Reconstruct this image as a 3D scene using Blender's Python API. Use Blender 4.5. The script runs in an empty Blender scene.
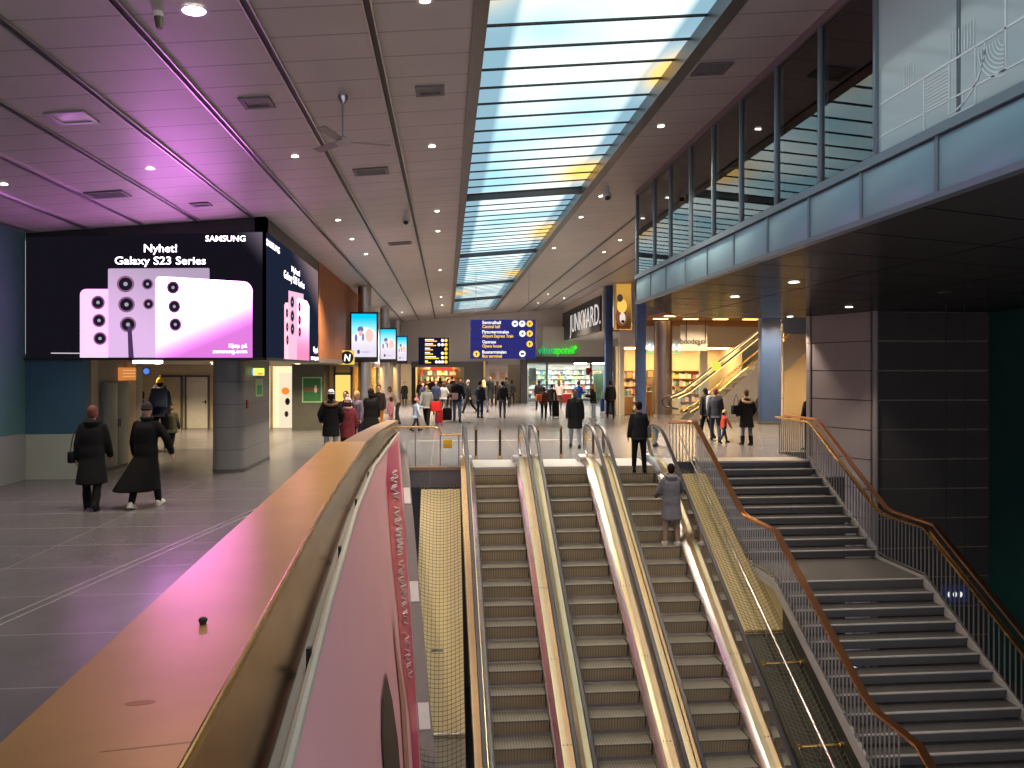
import bpy, bmesh, math, random
from mathutils import Vector, Matrix
random.seed(7)
SC = bpy.context.scene
COL = SC.collection
PI = math.pi
# ------------------------------------------------------------------ camera model (hall axis = +Y)
HC = 2.35
YAW = math.radians(4.875)
S, C = math.sin(YAW), math.cos(YAW)
F = 768.0
def ray(x, y):
    u = (x-512)/F
    return (u*C+S, C-u*S, (370-y)/F)
def atd(x, y, d):
    r = ray(x, y); return Vector((r[0]*d, r[1]*d, HC+r[2]*d))
def fl(x, y, z=0.0):
    r = ray(x, y); return atd(x, y, (z-HC)/r[2])
def onX(x, y, X):
    r = ray(x, y); return atd(x, y, X/r[0])
def onY(x, y, Y):
    r = ray(x, y); return atd(x, y, Y/r[1])
def zc(X): return 6.08+.088*X           # underside of the tilted ceiling
def onC(x, y):
    r = ray(x, y); return atd(x, y, 3.73/(r[2]-.088*r[0]))
# ------------------------------------------------------------------ materials
MATS = {}
def _new(name):
    m = bpy.data.materials.new(name); m.use_nodes = True
    nt = m.node_tree; nt.nodes.clear()
    out = nt.nodes.new('ShaderNodeOutputMaterial')
    return m, nt, out
def lin(c):
    return tuple(((v/255)/12.92 if v/255 <= .04045 else ((v/255+.055)/1.055)**2.4) for v in c)
def pm(name, col, rough=.5, metal=0., var=.15, scale=6., bump=0., spec=.5):
    """procedural surface: colour broken up by noise, optional bump"""
    if name in MATS: return MATS[name]
    m, nt, out = _new(name); N = nt.nodes; L = nt.links
    b = N.new('ShaderNodeBsdfPrincipled'); L.new(b.outputs[0], out.inputs[0])
    tc = N.new('ShaderNodeTexCoord'); no = N.new('ShaderNodeTexNoise')
    no.inputs['Scale'].default_value = scale; no.inputs['Detail'].default_value = 4
    L.new(tc.outputs['Object'], no.inputs['Vector'])
    mx = N.new('ShaderNodeMix'); mx.data_type = 'RGBA'
    mx.inputs[6].default_value = (*[max(0, c*(1-var)) for c in col], 1)
    mx.inputs[7].default_value = (*[min(1, c*(1+var)) for c in col], 1)
    L.new(no.outputs[0], mx.inputs[0]); L.new(mx.outputs[2], b.inputs['Base Color'])
    b.inputs['Roughness'].default_value = rough; b.inputs['Metallic'].default_value = metal
    b.inputs['Specular IOR Level'].default_value = spec
    if bump:
        bp = N.new('ShaderNodeBump'); bp.inputs['Strength'].default_value = bump; bp.inputs['Distance'].default_value = .02
        L.new(no.outputs[0], bp.inputs['Height']); L.new(bp.outputs[0], b.inputs['Normal'])
    MATS[name] = m; m['_col'] = col
    return m
def em(name, col, k=1.):
    if name in MATS: return MATS[name]
    m, nt, out = _new(name); e = nt.nodes.new('ShaderNodeEmission')
    e.inputs[0].default_value = (*col, 1); e.inputs[1].default_value = k
    nt.links.new(e.outputs[0], out.inputs[0]); MATS[name] = m; return m
def math_node(nt, op, a, b=None, c=None):
    n = nt.nodes.new('ShaderNodeMath'); n.operation = op
    for i, v in enumerate((a, b, c)):
        if v is None: continue
        if isinstance(v, (int, float)): n.inputs[i].default_value = v
        else: nt.links.new(v, n.inputs[i])
    return n.outputs[0]
def axis_lines(nt, nx, ny, period, width, off=0., axis3=0.):
    """1 on thin lines of every plane nx*x+ny*y+axis3*z = k*period"""
    tc = nt.nodes.new('ShaderNodeTexCoord'); sp = nt.nodes.new('ShaderNodeSeparateXYZ')
    nt.links.new(tc.outputs['Object'], sp.inputs[0])
    a = math_node(nt, 'MULTIPLY', sp.outputs[0], nx); b = math_node(nt, 'MULTIPLY', sp.outputs[1], ny)
    c = math_node(nt, 'MULTIPLY', sp.outputs[2], axis3)
    s = math_node(nt, 'ADD', math_node(nt, 'ADD', a, b), c)
    s = math_node(nt, 'ADD', s, off+1000*period)
    f = math_node(nt, 'FRACT', math_node(nt, 'DIVIDE', s, period))
    return math_node(nt, 'LESS_THAN', f, width/period)
def add_lines(m, col, specs, matte=False):
    """draw seam lines with colour col onto a pm material"""
    nt = m.node_tree
    b = next(n for n in nt.nodes if n.type == 'BSDF_PRINCIPLED')
    src = b.inputs['Base Color'].links[0].from_socket
    mask = None
    for sp in specs:
        l = axis_lines(nt, *sp)
        mask = l if mask is None else math_node(nt, 'MAXIMUM', mask, l)
    mx = nt.nodes.new('ShaderNodeMix'); mx.data_type = 'RGBA'
    nt.links.new(mask, mx.inputs[0]); nt.links.new(src, mx.inputs[6]); mx.inputs[7].default_value = (*col, 1)
    nt.links.new(mx.outputs[2], b.inputs['Base Color'])
    if matte:
        r0 = b.inputs['Roughness'].default_value; s0 = b.inputs['Specular IOR Level'].default_value
        nt.links.new(math_node(nt, 'MULTIPLY_ADD', mask, .9-r0, r0), b.inputs['Roughness']); nt.links.new(math_node(nt, 'MULTIPLY_ADD', mask, -s0, s0), b.inputs['Specular IOR Level'])
    return m
def glass(name, tint=(.9, .95, .95), refl=.9, rough=.02, ior=1.5, body=0., bodycol=(.5, .6, .6)):
    """pane: Fresnel mirror over straight-through transparency, optional milky body"""
    if name in MATS: return MATS[name]
    m, nt, out = _new(name); N = nt.nodes; L = nt.links
    tr = N.new('ShaderNodeBsdfTransparent'); tr.inputs[0].default_value = (*tint, 1)
    gl = N.new('ShaderNodeBsdfGlossy'); gl.inputs['Roughness'].default_value = rough
    gl.inputs[0].default_value = (refl, refl, refl, 1)
    base = tr.outputs[0]
    if body > 0:
        df = N.new('ShaderNodeBsdfDiffuse'); df.inputs[0].default_value = (*bodycol, 1)
        mb_ = N.new('ShaderNodeMixShader'); mb_.inputs[0].default_value = body
        L.new(base, mb_.inputs[1]); L.new(df.outputs[0], mb_.inputs[2]); base = mb_.outputs[0]
    fr = N.new('ShaderNodeFresnel'); fr.inputs[0].default_value = ior
    mx = N.new('ShaderNodeMixShader'); L.new(fr.outputs[0], mx.inputs[0])
    L.new(base, mx.inputs[1]); L.new(gl.outputs[0], mx.inputs[2]); L.new(mx.outputs[0], out.inputs[0])
    MATS[name] = m; return m
# ------------------------------------------------------------------ objects
def _link(o, parent=None):
    COL.objects.link(o)
    if parent is not None: o.parent = parent
    return o
def tag(o, label=None, cat=None, group=None, kind=None):
    if label: o['label'] = label
    if cat: o['category'] = cat
    if group: o['group'] = group
    if kind: o['kind'] = kind
    return o
def thing(name, label, cat, loc=(0, 0, 0), group=None, rz=0.):
    o = bpy.data.objects.new(name, None); o.location = loc; o.rotation_euler = (0, 0, rz)
    o.empty_display_size = .1
    _link(o); return tag(o, label, cat, group)
def world_loc(p):
    v = Vector((0, 0, 0))
    while p is not None:
        v += p.location; p = p.parent
    return v
_font_cache = {}
def text_geo(s, bold=0.):
    k = (s, bold)
    if k in _font_cache: return _font_cache[k]
    cu = bpy.data.curves.new('txt', 'FONT'); cu.body = s; cu.size = 1.; cu.offset = bold
    cu.align_x = 'LEFT'; cu.resolution_u = 3; cu.fill_mode = 'BOTH'; cu.extrude = 0
    o = bpy.data.objects.new('txt', cu); COL.objects.link(o)
    dg = bpy.context.evaluated_depsgraph_get(); dg.update()
    me = bpy.data.meshes.new_from_object(o.evaluated_get(dg))
    vs = [v.co.copy() for v in me.vertices]; fs = [tuple(p.vertices) for p in me.polygons]
    bpy.data.objects.remove(o); bpy.data.curves.remove(cu); bpy.data.meshes.remove(me)
    xs = [v.x for v in vs]; ys = [v.y for v in vs]
    r = (vs, fs, min(xs), max(xs), min(ys), max(ys)); _font_cache[k] = r
    return r
class MB:
    def __init__(s): s.v = []; s.f = []; s.m = []
    def add(s, vs, fs, mi=0):
        b = len(s.v); s.v += [Vector(v) for v in vs]
        for f in fs: s.f.append([b+i for i in f]); s.m.append(mi)
        return s
    def box(s, x0, x1, y0, y1, z0, z1, mi=0):
        vs = [(x, y, z) for z in (z0, z1) for y in (y0, y1) for x in (x0, x1)]
        return s.add(vs, [(0, 2, 3, 1), (4, 5, 7, 6), (0, 1, 5, 4), (2, 6, 7, 3), (0, 4, 6, 2), (1, 3, 7, 5)], mi)
    def bbox(s, x0, x1, y0, y1, z0, z1, r=.01, mi=0, seg=2):
        """bevelled box"""
        bm = bmesh.new(); bmesh.ops.create_cube(bm, size=1)
        for v in bm.verts:
            v.co = Vector(((x0+x1)/2+v.co.x*(x1-x0), (y0+y1)/2+v.co.y*(y1-y0), (z0+z1)/2+v.co.z*(z1-z0)))
        bmesh.ops.bevel(bm, geom=list(bm.edges), offset=r, segments=seg, affect='EDGES', profile=.5)
        bm.verts.index_update()
        s.add([v.co.copy() for v in bm.verts], [[v.index for v in f.verts] for f in bm.faces], mi); bm.free(); return s
    def prism(s, poly, vec, mi=0):
        """closed polygon of 3-D points swept by vec"""
        n = len(poly); vec = Vector(vec); P = [Vector(p) for p in poly]
        vs = P+[p+vec for p in P]
        fs = [list(range(n))[::-1], list(range(n, 2*n))]+[(i, (i+1) % n, (i+1) % n+n, i+n) for i in range(n)]
        return s.add(vs, fs, mi)
    def quad(s, *pts, mi=0): return s.add(pts, [list(range(len(pts)))], mi)
    def tube(s, pts, r, n=8, mi=0, caps=True, closed=False):
        P = [Vector(p) for p in pts]; k = len(P); rr = r if isinstance(r, (list, tuple)) else [r]*k
        up = None; vs = []; fs = []
        for i in range(k):
            a = P[(i-1) % k] if (i > 0 or closed) else P[i]; b = P[(i+1) % k] if (i < k-1 or closed) else P[i]
            t = (b-a); t = t.normalized() if t.length > 1e-9 else Vector((0, 0, 1))
            if up is None:
                up = Vector((0, 0, 1)) if abs(t.z) < .9 else Vector((1, 0, 0))
            u = (up-t*up.dot(t)); u = u.normalized() if u.length > 1e-6 else t.orthogonal().normalized()
            w = t.cross(u); up = u
            for j in range(n):
                a_ = 2*PI*j/n; vs.append(P[i]+(u*math.cos(a_)+w*math.sin(a_))*rr[i])
        m_ = k if closed else k-1
        for i in range(m_):
            for j in range(n):
                i2 = (i+1) % k
                fs.append((i*n+j, i*n+(j+1) % n, i2*n+(j+1) % n, i2*n+j))
        if caps and not closed:
            fs.append(list(range(n))[::-1]); fs.append([(k-1)*n+j for j in range(n)])
        return s.add(vs, fs, mi)
    def sweep(s, path, prof, side=(1, 0, 0), mi=0, caps=True):
        """sweep a profile (lateral, normal) along a path lying in the plane square to `side`"""
        P = [Vector(p) for p in path]; k = len(P); n = len(prof); sd = Vector(side).normalized(); vs = []; fs = []
        for i in range(k):
            a = P[max(i-1, 0)]; b = P[min(i+1, k-1)]; t = (b-a).normalized(); nn = sd.cross(t).normalized()
            for (l, h) in prof: vs.append(P[i]+sd*l+nn*h)
        for i in range(k-1):
            for j in range(n):
                fs.append((i*n+j, i*n+(j+1) % n, (i+1)*n+(j+1) % n, (i+1)*n+j))
        if caps: fs.append(list(range(n))[::-1]); fs.append([(k-1)*n+j for j in range(n)])
        return s.add(vs, fs, mi)
    def loft(s, rings, n=14, mi=0, power=2.):
        """rings: (centre, rx, ry) horizontal ellipses, closed at both ends"""
        vs = []; fs = []; k = len(rings)
        for (c, rx, ry) in rings:
            c = Vector(c)
            for j in range(n):
                a = 2*PI*j/n; ca, sa = math.cos(a), math.sin(a); e = 2./power
                vs.append(c+Vector((math.copysign(abs(ca)**e, ca)*rx, math.copysign(abs(sa)**e, sa)*ry, 0)))
        for i in range(k-1):
            for j in range(n): fs.append((i*n+j, i*n+(j+1) % n, (i+1)*n+(j+1) % n, (i+1)*n+j))
        fs.append(list(range(n))[::-1]); fs.append([(k-1)*n+j for j in range(n)])
        return s.add(vs, fs, mi)
    def ball(s, c, r, mi=0, nu=14, nv=9, rot=None):
        c = Vector(c); r = Vector(r) if not isinstance(r, (int, float)) else Vector((r, r, r)); vs = []; fs = []
        for i in range(1, nv):
            t = PI*i/nv
            for j in range(nu):
                a = 2*PI*j/nu; p = Vector((math.sin(t)*math.cos(a)*r.x, math.sin(t)*math.sin(a)*r.y, math.cos(t)*r.z))
                vs.append(c+(rot @ p if rot else p))
        top = len(vs); p = Vector((0, 0, r.z)); vs.append(c+(rot @ p if rot else p)); vs.append(c-(rot @ p if rot else p))
        for i in range(nv-2):
            for j in range(nu): fs.append((i*nu+j, (i+1)*nu+j, (i+1)*nu+(j+1) % nu, i*nu+(j+1) % nu))
        for j in range(nu):
            fs.append((top, j, (j+1) % nu)); fs.append((top+1, (nv-2)*nu+(j+1) % nu, (nv-2)*nu+j))
        return s.add(vs, fs, mi)
    def disc(s, c, ex, ey, r0, r1=None, thick=None, n=24, mi=0, a0=0., a1=2*PI):
        """flat ellipse with half axes along ex*r0, ey*(r1 or r0)"""
        r1 = r1 or r0; c = Vector(c); ex = Vector(ex); ey = Vector(ey)
        full = abs(a1-a0-2*PI) < 1e-6
        P = [c+ex*math.cos(a0+(a1-a0)*i/(n if full else n-1))*r0+ey*math.sin(a0+(a1-a0)*i/(n if full else n-1))*r1 for i in range(n)]
        if thick is None: return s.add(P, [list(range(n))], mi)
        return s.prism(P, thick, mi)
    def ring(s, c, ex, ey, ro, ri, n=24, mi=0, a0=0., a1=2*PI):
        c = Vector(c); ex = Vector(ex); ey = Vector(ey); vs = []; fs = []
        for i in range(n+1):
            a = a0+(a1-a0)*i/n; d = ex*math.cos(a)+ey*math.sin(a); vs += [c+d*ro, c+d*ri]
        for i in range(n): fs.append((2*i, 2*i+2, 2*i+3, 2*i+1))
        return s.add(vs, fs, mi)
    def text(s, t, o, ex, ey, h=None, w=None, mi=0, bold=.0, align='L', depth=None):
        """lettering in the plane (ex, ey) with its lower-left at o; h = height of a capital, w = forced width"""
        vs, fs, x0, x1, y0, y1 = text_geo(t, bold)
        o = Vector(o); ex = Vector(ex).normalized(); ey = Vector(ey).normalized()
        cap = .73; sy = h/cap; sx = sy if w is None else w/(x1-x0)
        dx = {'L': -x0*sx, 'C': -(x0+x1)/2*sx, 'R': -x1*sx}[align]
        P = [o+ex*(v.x*sx+dx)+ey*(v.y*sy) for v in vs]
        s.add(P, fs, mi)
        if depth is not None:
            d = Vector(depth); s.add([p+d for p in P], fs, mi)
            from collections import Counter
            ec = Counter(); 
            for f in fs:
                for i in range(len(f)): ec[tuple(sorted((f[i], f[(i+1) % len(f)])))] += 1
            for (a, b), c in ec.items():
                if c == 1: s.add([P[a], P[b], P[b]+d, P[a]+d], [(0, 1, 2, 3)], mi)
        return s
    def build(s, name, mats, parent=None, smooth=35., recalc=True, kind=None):
        off = world_loc(parent)
        me = bpy.data.meshes.new(name)
        me.from_pydata([v-off for v in s.v], [], s.f)
        for m in (mats if isinstance(mats, (list, tuple)) else [mats]): me.materials.append(m)
        me.polygons.foreach_set('material_index', s.m)
        if recalc:
            bm = bmesh.new(); bm.from_mesh(me); bmesh.ops.recalc_face_normals(bm, faces=list(bm.faces)); bm.to_mesh(me); bm.free()
        if smooth:
            me.polygons.foreach_set('use_smooth', [True]*len(me.polygons)); me.set_sharp_from_angle(angle=math.radians(smooth))
        me.update()
        o = bpy.data.objects.new(name, me); _link(o, parent)
        if kind: o['kind'] = kind
        return o
def copy_tree(o, parent=None):
    c = o.copy(); COL.objects.link(c); c.parent = parent
    for ch in list(o.children): copy_tree(ch, c)
    return c
def struct(name, mb, mats, **k): return mb.build(name, mats, None, kind='structure', **k)
# ================================================================== materials of the place
m_floor = pm('slate_floor', (.118, .112, .122), .27, var=.3, scale=1.7)
add_lines(m_floor, (.23, .22, .24), [(0, 1, 1.2, .018, .05), (1, 0, 2.4, .012, .4)])
m_ceil = pm('ceiling_panel', (.56, .51, .49), .42, metal=.0, var=.16, scale=.9)
add_lines(m_ceil, (.34, .31, .31), [(0, 1, .655, .03, .1)])
m_dark = pm('dark_joint', (.03, .028, .03), .6)
m_alu = pm('brushed_aluminium', (.55, .55, .57), .3, 1., var=.1)
m_steel = pm('escalator_steel', (.78, .76, .74), .24, 1., var=.06, scale=3)
m_champ = pm('champagne_metal', (.82, .60, .36), .27, 1., var=.1, scale=3)
m_steel2 = pm('satin_steel', (.62, .61, .62), .35, 1., var=.1)
m_copper = pm('copper_sheet', (.54, .31, .11), .30, .45, var=.2, scale=2.2, spec=.3)
m_bronze = pm('bronze_sheet', (.36, .27, .18), .24, 1., var=.35, scale=3.)
m_brass = pm('brass_rail', (.85, .56, .22), .22, 1., var=.1)
m_copper_rail = pm('copper_rail', (.80, .40, .22), .28, 1., var=.1)
m_tealw = pm('teal_wall', (.09, .23, .21), .5, var=.15, scale=2.)
m_bluew = pm('deep_blue_wall', (.028, .085, .14), .5, var=.15, scale=2.)
m_paleg = pm('pale_green_wall', (.30, .34, .30), .5, var=.12, scale=2.)
m_greyw = pm('grey_wall', (.66, .62, .60), .6, var=.06, scale=2.)
m_beige = pm('beige_wall', (.55, .44, .28), .6, var=.08, scale=2.)
m_white = pm('white_paint', (.75, .72, .66), .5, var=.05)
m_black = pm('black_paint', (.012, .012, .014), .45)
m_dgrey = pm('dark_grey_paint', (.075, .075, .08), .5)
m_mgrey = pm('mid_grey_paint', (.20, .20, .205), .5)
m_wood = pm('brown_wood_panel', (.34, .115, .035), .65, var=.25, scale=3)
m_slat = pm('warm_wood_slat', (.50, .25, .09), .5, var=.2, scale=4)
m_bluecol = pm('blue_column_paint', (.055, .105, .27), .4, var=.1)
m_rubber = pm('handrail_rubber', (.03, .03, .04), .38, var=.1)
def soffit_mat():
    m, nt, out = _new('dark_soffit_panel'); N = nt.nodes; L = nt.links
    a = math.radians(71)
    k = math_node(nt, 'MAXIMUM', axis_lines(nt, math.cos(a), -math.sin(a), 1.22, .03, .1), axis_lines(nt, 1, 0, 2.4, .035, .1))
    d1 = N.new('ShaderNodeBsdfDiffuse'); d1.inputs[0].default_value = (.095, .093, .088, 1)
    g = N.new('ShaderNodeBsdfGlossy'); g.inputs[0].default_value = (.30, .30, .31, 1); g.inputs['Roughness'].default_value = .16
    no = N.new('ShaderNodeTexNoise'); no.inputs['Scale'].default_value = 1.3; tc = N.new('ShaderNodeTexCoord'); L.new(tc.outputs['Object'], no.inputs[0])
    bp = N.new('ShaderNodeBump'); bp.inputs['Strength'].default_value = .06; bp.inputs['Distance'].default_value = .05; L.new(no.outputs[0], bp.inputs['Height']); L.new(bp.outputs[0], g.inputs['Normal'])
    fr = N.new('ShaderNodeFresnel'); fr.inputs[0].default_value = 1.6
    m1 = N.new('ShaderNodeMixShader'); L.new(fr.outputs[0], m1.inputs[0]); L.new(d1.outputs[0], m1.inputs[1]); L.new(g.outputs[0], m1.inputs[2])
    d2 = N.new('ShaderNodeBsdfDiffuse'); d2.inputs[0].default_value = (.004, .004, .004, 1)
    m2 = N.new('ShaderNodeMixShader'); L.new(k, m2.inputs[0]); L.new(m1.outputs[0], m2.inputs[1]); L.new(d2.outputs[0], m2.inputs[2]); L.new(m2.outputs[0], out.inputs[0])
    return m
m_soffit = soffit_mat()
m_pil = pm('grey_pillar_panel', (.165, .165, .172), .45, var=.08, scale=2.)
add_lines(m_pil, (.05, .05, .055), [(0, 0, .52, .012, .0, 1.)])
m_panelw = pm('dark_mauve_panel', (.26, .225, .23), .38, var=.08, scale=2.)
m_darkw = pm('charcoal_panel', (.06, .055, .054), .4, var=.2, scale=2.)
m_greenw = pm('dark_green_wall', (.014, .075, .065), .45, var=.3, scale=1.5)
m_fascia = pm('pale_blue_fascia', (.28, .47, .56), .33, var=.06, scale=1.5)
m_fram = pm('blue_grey_frame', (.22, .28, .32), .35, .4, var=.08)
m_glass = glass('clear_glass')
m_bglass = glass('bridge_glass', (.62, .64, .62), 1., .012, 1.75)
m_fglass = glass('frosted_glass', (.75, .85, .85), .9, .10, 1.6, .78, (.72, .86, .87))
m_line = pm('white_glass_print', (.9, .97, .97), .12, var=.02, spec=1.)
m_tread = pm('tread_metal', (.20, .185, .155), .5, .15, var=.12, scale=5)
add_lines(m_tread, (.13, .12, .10), [(1, 0, .05, .02, 0)])
m_riser = pm('riser_metal', (.46, .36, .23), .5, .15, var=.15, scale=5)
add_lines(m_riser, (.30, .235, .14), [(1, 0, .05, .02, 0)])
m_stone = pm('stair_stone', (.088, .084, .082), .4, var=.2, scale=5)
m_nose = pm('stair_nosing', (.40, .385, .37), .35, var=.12, scale=8)
m_bal = pm('baluster_metal', (.40, .37, .34), .35, .8, var=.1)
m_yellow = pm('yellow_paint', (.80, .50, .02), .45, var=.06)
m_pink = pm('pink_banner', (.97, .48, .54), .5, var=.06, scale=.8)
m_mag = pm('magenta_banner', (.70, .03, .14), .35, var=.08, scale=1.)
m_mauve = pm('mauve_grey_paint', (.17, .145, .15), .5)
m_wplate = pm('white_plate', (.62, .60, .62), .5)
m_red = pm('red_paint', (.55, .03, .03), .45)
m_green = pm('sign_green', (.02, .30, .10), .5)
# ================================================================== setting
# ---- main floor with the stair well and escalator well left open
mb = MB()
def slab(poly, z0, z1, mi=0): mb.prism([(x, y, z0) for x, y in poly], (0, 0, z1-z0), mi)
slab([(-16, -3), (-1.0, -3), (-1.04, 2.5), (-1.1, 4.2), (-1.4, 11.75), (-1.3, 18.5), (-16, 18.5)], -.46, 0)
slab([(-16, 18.5), (5.7, 18.5), (5.7, 32), (-16, 32)], -.46, 0)
slab([(5.7, 19.25), (9.45, 19.25), (9.45, 32), (5.7, 32)], -.46, 0)
slab([(9.45, 21.25), (18, 21.25), (18, 32), (9.45, 32)], -.46, 0)
slab([(-16, 32), (18, 32), (18, 60), (-16, 60)], -.46, 0)
struct('floor', mb, m_floor, smooth=0)
mb = MB(); mb.box(-4, 16, -2, 19.6, -5.9, -5.6); struct('floor_lower', mb, pm('lower_floor', (.05, .05, .05), .4), smooth=0)
mb = MB(); mb.box(-2.5, 10.4, 19.3, 19.6, -5.6, -.46); struct('wall_lower_back', mb, m_darkw, smooth=0)
# ---- tilted ceiling, open along the skylight
mb = MB()
def cslab(x0, x1, y0, y1):
    mb.prism([(x0, y0, zc(x0)), (x1, y0, zc(x1)), (x1, y0, zc(x1)+.3), (x0, y0, zc(x0)+.3)], (0, y1-y0, 0))
cslab(-9.4, .42, -6, 58); cslab(3.08, 18, -6, 58); cslab(.42, 3.08, 51, 58)
struct('ceiling', mb, m_ceil, smooth=0)
# runner joints between the ceiling panels
n = 1
for X in [-.79-1.15*k for k in range(8)]+[5.1, 6.25, 7.4]:
    mb = MB(); y0 = -4 if X < 4 else 17.6; y1 = 56
    if X < -3.9: y1 = 17.2
    z = zc(X)
    mb.box(X-.035, X+.035, y0, y1, z-.012, z+.02, 0)
    mb.box(X-.05, X-.035, y0, y1, z-.03, z+.02, 1); mb.box(X+.035, X+.05, y0, y1, z-.03, z+.02, 1)
    struct('trim_%d' % n, mb, [m_dark, m_alu], smooth=0); n += 1
# ---- left wall, wall under the billboard
mb = MB()
mb.box(-9.25, -9.0, -3, 17.3, 1.0, 5.6, 0); mb.box(-9.25, -8.985, -3, 17.3, 0, .995, 1)
struct('wall_left', mb, [m_tealw, m_paleg], smooth=0)
mb = MB()
mb.box(-9.0, -7.78, 17.3, 17.6, .975, 2.57, 0); mb.box(-9.0, -7.77, 17.285, 17.6, 0, .97, 1)
struct('wall_front_left', mb, [m_bluew, m_paleg], smooth=0)
# ---- passage below the billboard
mb = MB(); mb.box(-16, -3.98, 17.36, 31.9, 2.575, 2.7); struct('ceiling_passage', mb, pm('passage_ceiling', (.45, .40, .33), .6), smooth=0)
mb = MB(); mb.box(-16, -3.98, 31.9, 32.1, 0, 2.575); struct('wall_passage_back', mb, m_beige, smooth=0)
mb = MB(); mb.box(-8.25, -7.95, 17.6, 20.9, 0, 2.575, 0); mb.box(-7.95, -7.9, 17.6, 18.2, 0, 2.575, 1)
struct('wall_passage_left', mb, [pm('grey_brown_wall', (.26, .24, .20), .5), m_beige], smooth=0)
mb = MB(); mb.box(-16.2, -16, 17, 32, 0, 2.7); struct('wall_passage_far_left', mb, m_beige, smooth=0)
# ---- mass above the passage and wood clad upper wall
mb = MB(); mb.prism([(-9, 17.55, 2.7), (-4.2, 17.55, 2.7), (-4.2, 17.55, 5.7), (-9, 17.55, 5.25)], (0, 14.3, 0))
struct('wall_upper_left', mb, m_dgrey, smooth=0)
mb = MB(); mb.prism([(-4.2, 24.3, 2.73), (-3.95, 24.3, 2.73), (-3.95, 24.3, 5.72), (-4.2, 24.3, 5.70)], (0, 10.4, 0))
add_lines(m_wood, (.05, .02, .01), [(0, 1, 2.5, .02, 1.0)])
struct('wall_wood_left', mb, m_wood, smooth=0)
mb = MB(); mb.prism([(-4.2, 34.7, 2.73), (-3.95, 34.7, 2.73), (-3.95, 34.7, 5.72), (-4.2, 34.7, 5.70)], (0, 21, 0))
struct('wall_grey_left', mb, m_greyw, smooth=0)
# ---- far wall
mb = MB()
mb.prism([(-4.2, 55, 2.75), (9.2, 55, 2.75), (9.2, 55, 6.87), (-4.2, 55, 5.70)], (0, .3, 0))
struct('wall_far', mb, m_greyw, smooth=0)
mb = MB(); mb.box(-16, 18, 59.5, 59.8, 0, 3); struct('wall_far_back', mb, m_beige, smooth=0)
# ---- right hand upper wall of the hall (carries the fashion store sign)
mb = MB(); mb.prism([(8.4, 40.8, 4.42), (8.7, 40.8, 4.42), (8.7, 40.8, 6.86), (8.4, 40.8, 6.83)], (0, 14.2, 0))
struct('wall_right_upper', mb, m_greyw, smooth=0)
mb = MB(); mb.box(8.7, 12.5, 40.8, 53.8, 4.42, 4.55); struct('ceiling_recess', mb, m_greyw, smooth=0)
mb = MB(); mb.prism([(8.9, 39, 3.6), (18, 39, 3.6), (18, 39, 7.6), (8.9, 39, 6.85)], (0, .25, 0)); struct('wall_shop_upper', mb, m_greyw, smooth=0)
mb = MB(); mb.box(17.8, 18, 19, 60, 0, 8); struct('wall_far_right', mb, m_beige, smooth=0)
# ---- dark walls round the stair well
mb = MB()
p0, p1 = Vector((10.3, 21.2, 0)), Vector((11.1, 19.25, 0))
d = (p1-p0).normalized(); nrm = Vector((d.y, -d.x, 0))
zs = [3.89-.78*k for k in range(14)]
for k in range(12):
    a, b = zs[k]-.012, max(zs[k+1]+.012, -5.6)
    if a <= b: break
    mb.prism([(*p0.xy, b), (*p1.xy, b), (*p1.xy, a), (*p0.xy, a)], -nrm*-.05 if False else nrm*.05, 0)
mb.prism([(*p0.xy, -5.6), (*p1.xy, -5.6), (*p1.xy, 3.89), (*p0.xy, 3.89)], -nrm*.2, 1)
struct('wall_stair_panel', mb, [m_panelw, m_black], smooth=0)
mb = MB(); mb.tube([(11.17, 19.2, -5.6), (11.17, 19.2, 3.89)], .075, 12); struct('trim_corner', mb, pm('corner_post', (.26, .23, .23), .4))
mb = MB()
for k in range(12):
    a, b = zs[k]-.02, max(zs[k+1]+.02, -5.6)
    if a <= b: break
    mb.box(11.2, 14.4, 19.30, 19.36, b, a, 0)
mb.box(11.2, 14.4, 19.36, 19.5, -5.6, 3.89, 1)
struct('wall_stair_back', mb, [m_darkw, pm('panel_gap', (.30, .26, .18), .4)], smooth=0)
mb = MB(); mb.box(14.4, 14.6, 2, 19.5, -5.6, 3.89); struct('wall_stair_right', mb, m_greenw, smooth=0)
mb = MB(); mb.box(10.3, 14.6, 21.0, 21.25, -5.6, 3.89); struct('wall_stair_far', mb, m_darkw, smooth=0)

# ================================================================== skylight
t = thing('skylight', 'long skylight strip of glowing pale blue panes crossed by thin dark bars', 'skylight', (1.75, 20, 6.2))
m, nt, out = _new('skylight_glow'); N = nt.nodes; L = nt.links
e = N.new('ShaderNodeEmission'); L.new(e.outputs[0], out.inputs[0])
tc = N.new('ShaderNodeTexCoord'); no = N.new('ShaderNodeTexNoise'); no.inputs['Scale'].default_value = .35
no.inputs['Detail'].default_value = 2
L.new(tc.outputs['Object'], no.inputs[0])
cr = N.new('ShaderNodeValToRGB'); el = cr.color_ramp.elements
el[0].position = .36; el[0].color = (.34, .62, .72, 1); el[1].position = .60; el[1].color = (.76, .90, .89, 1)
L.new(no.outputs[0], cr.inputs[0])
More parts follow.
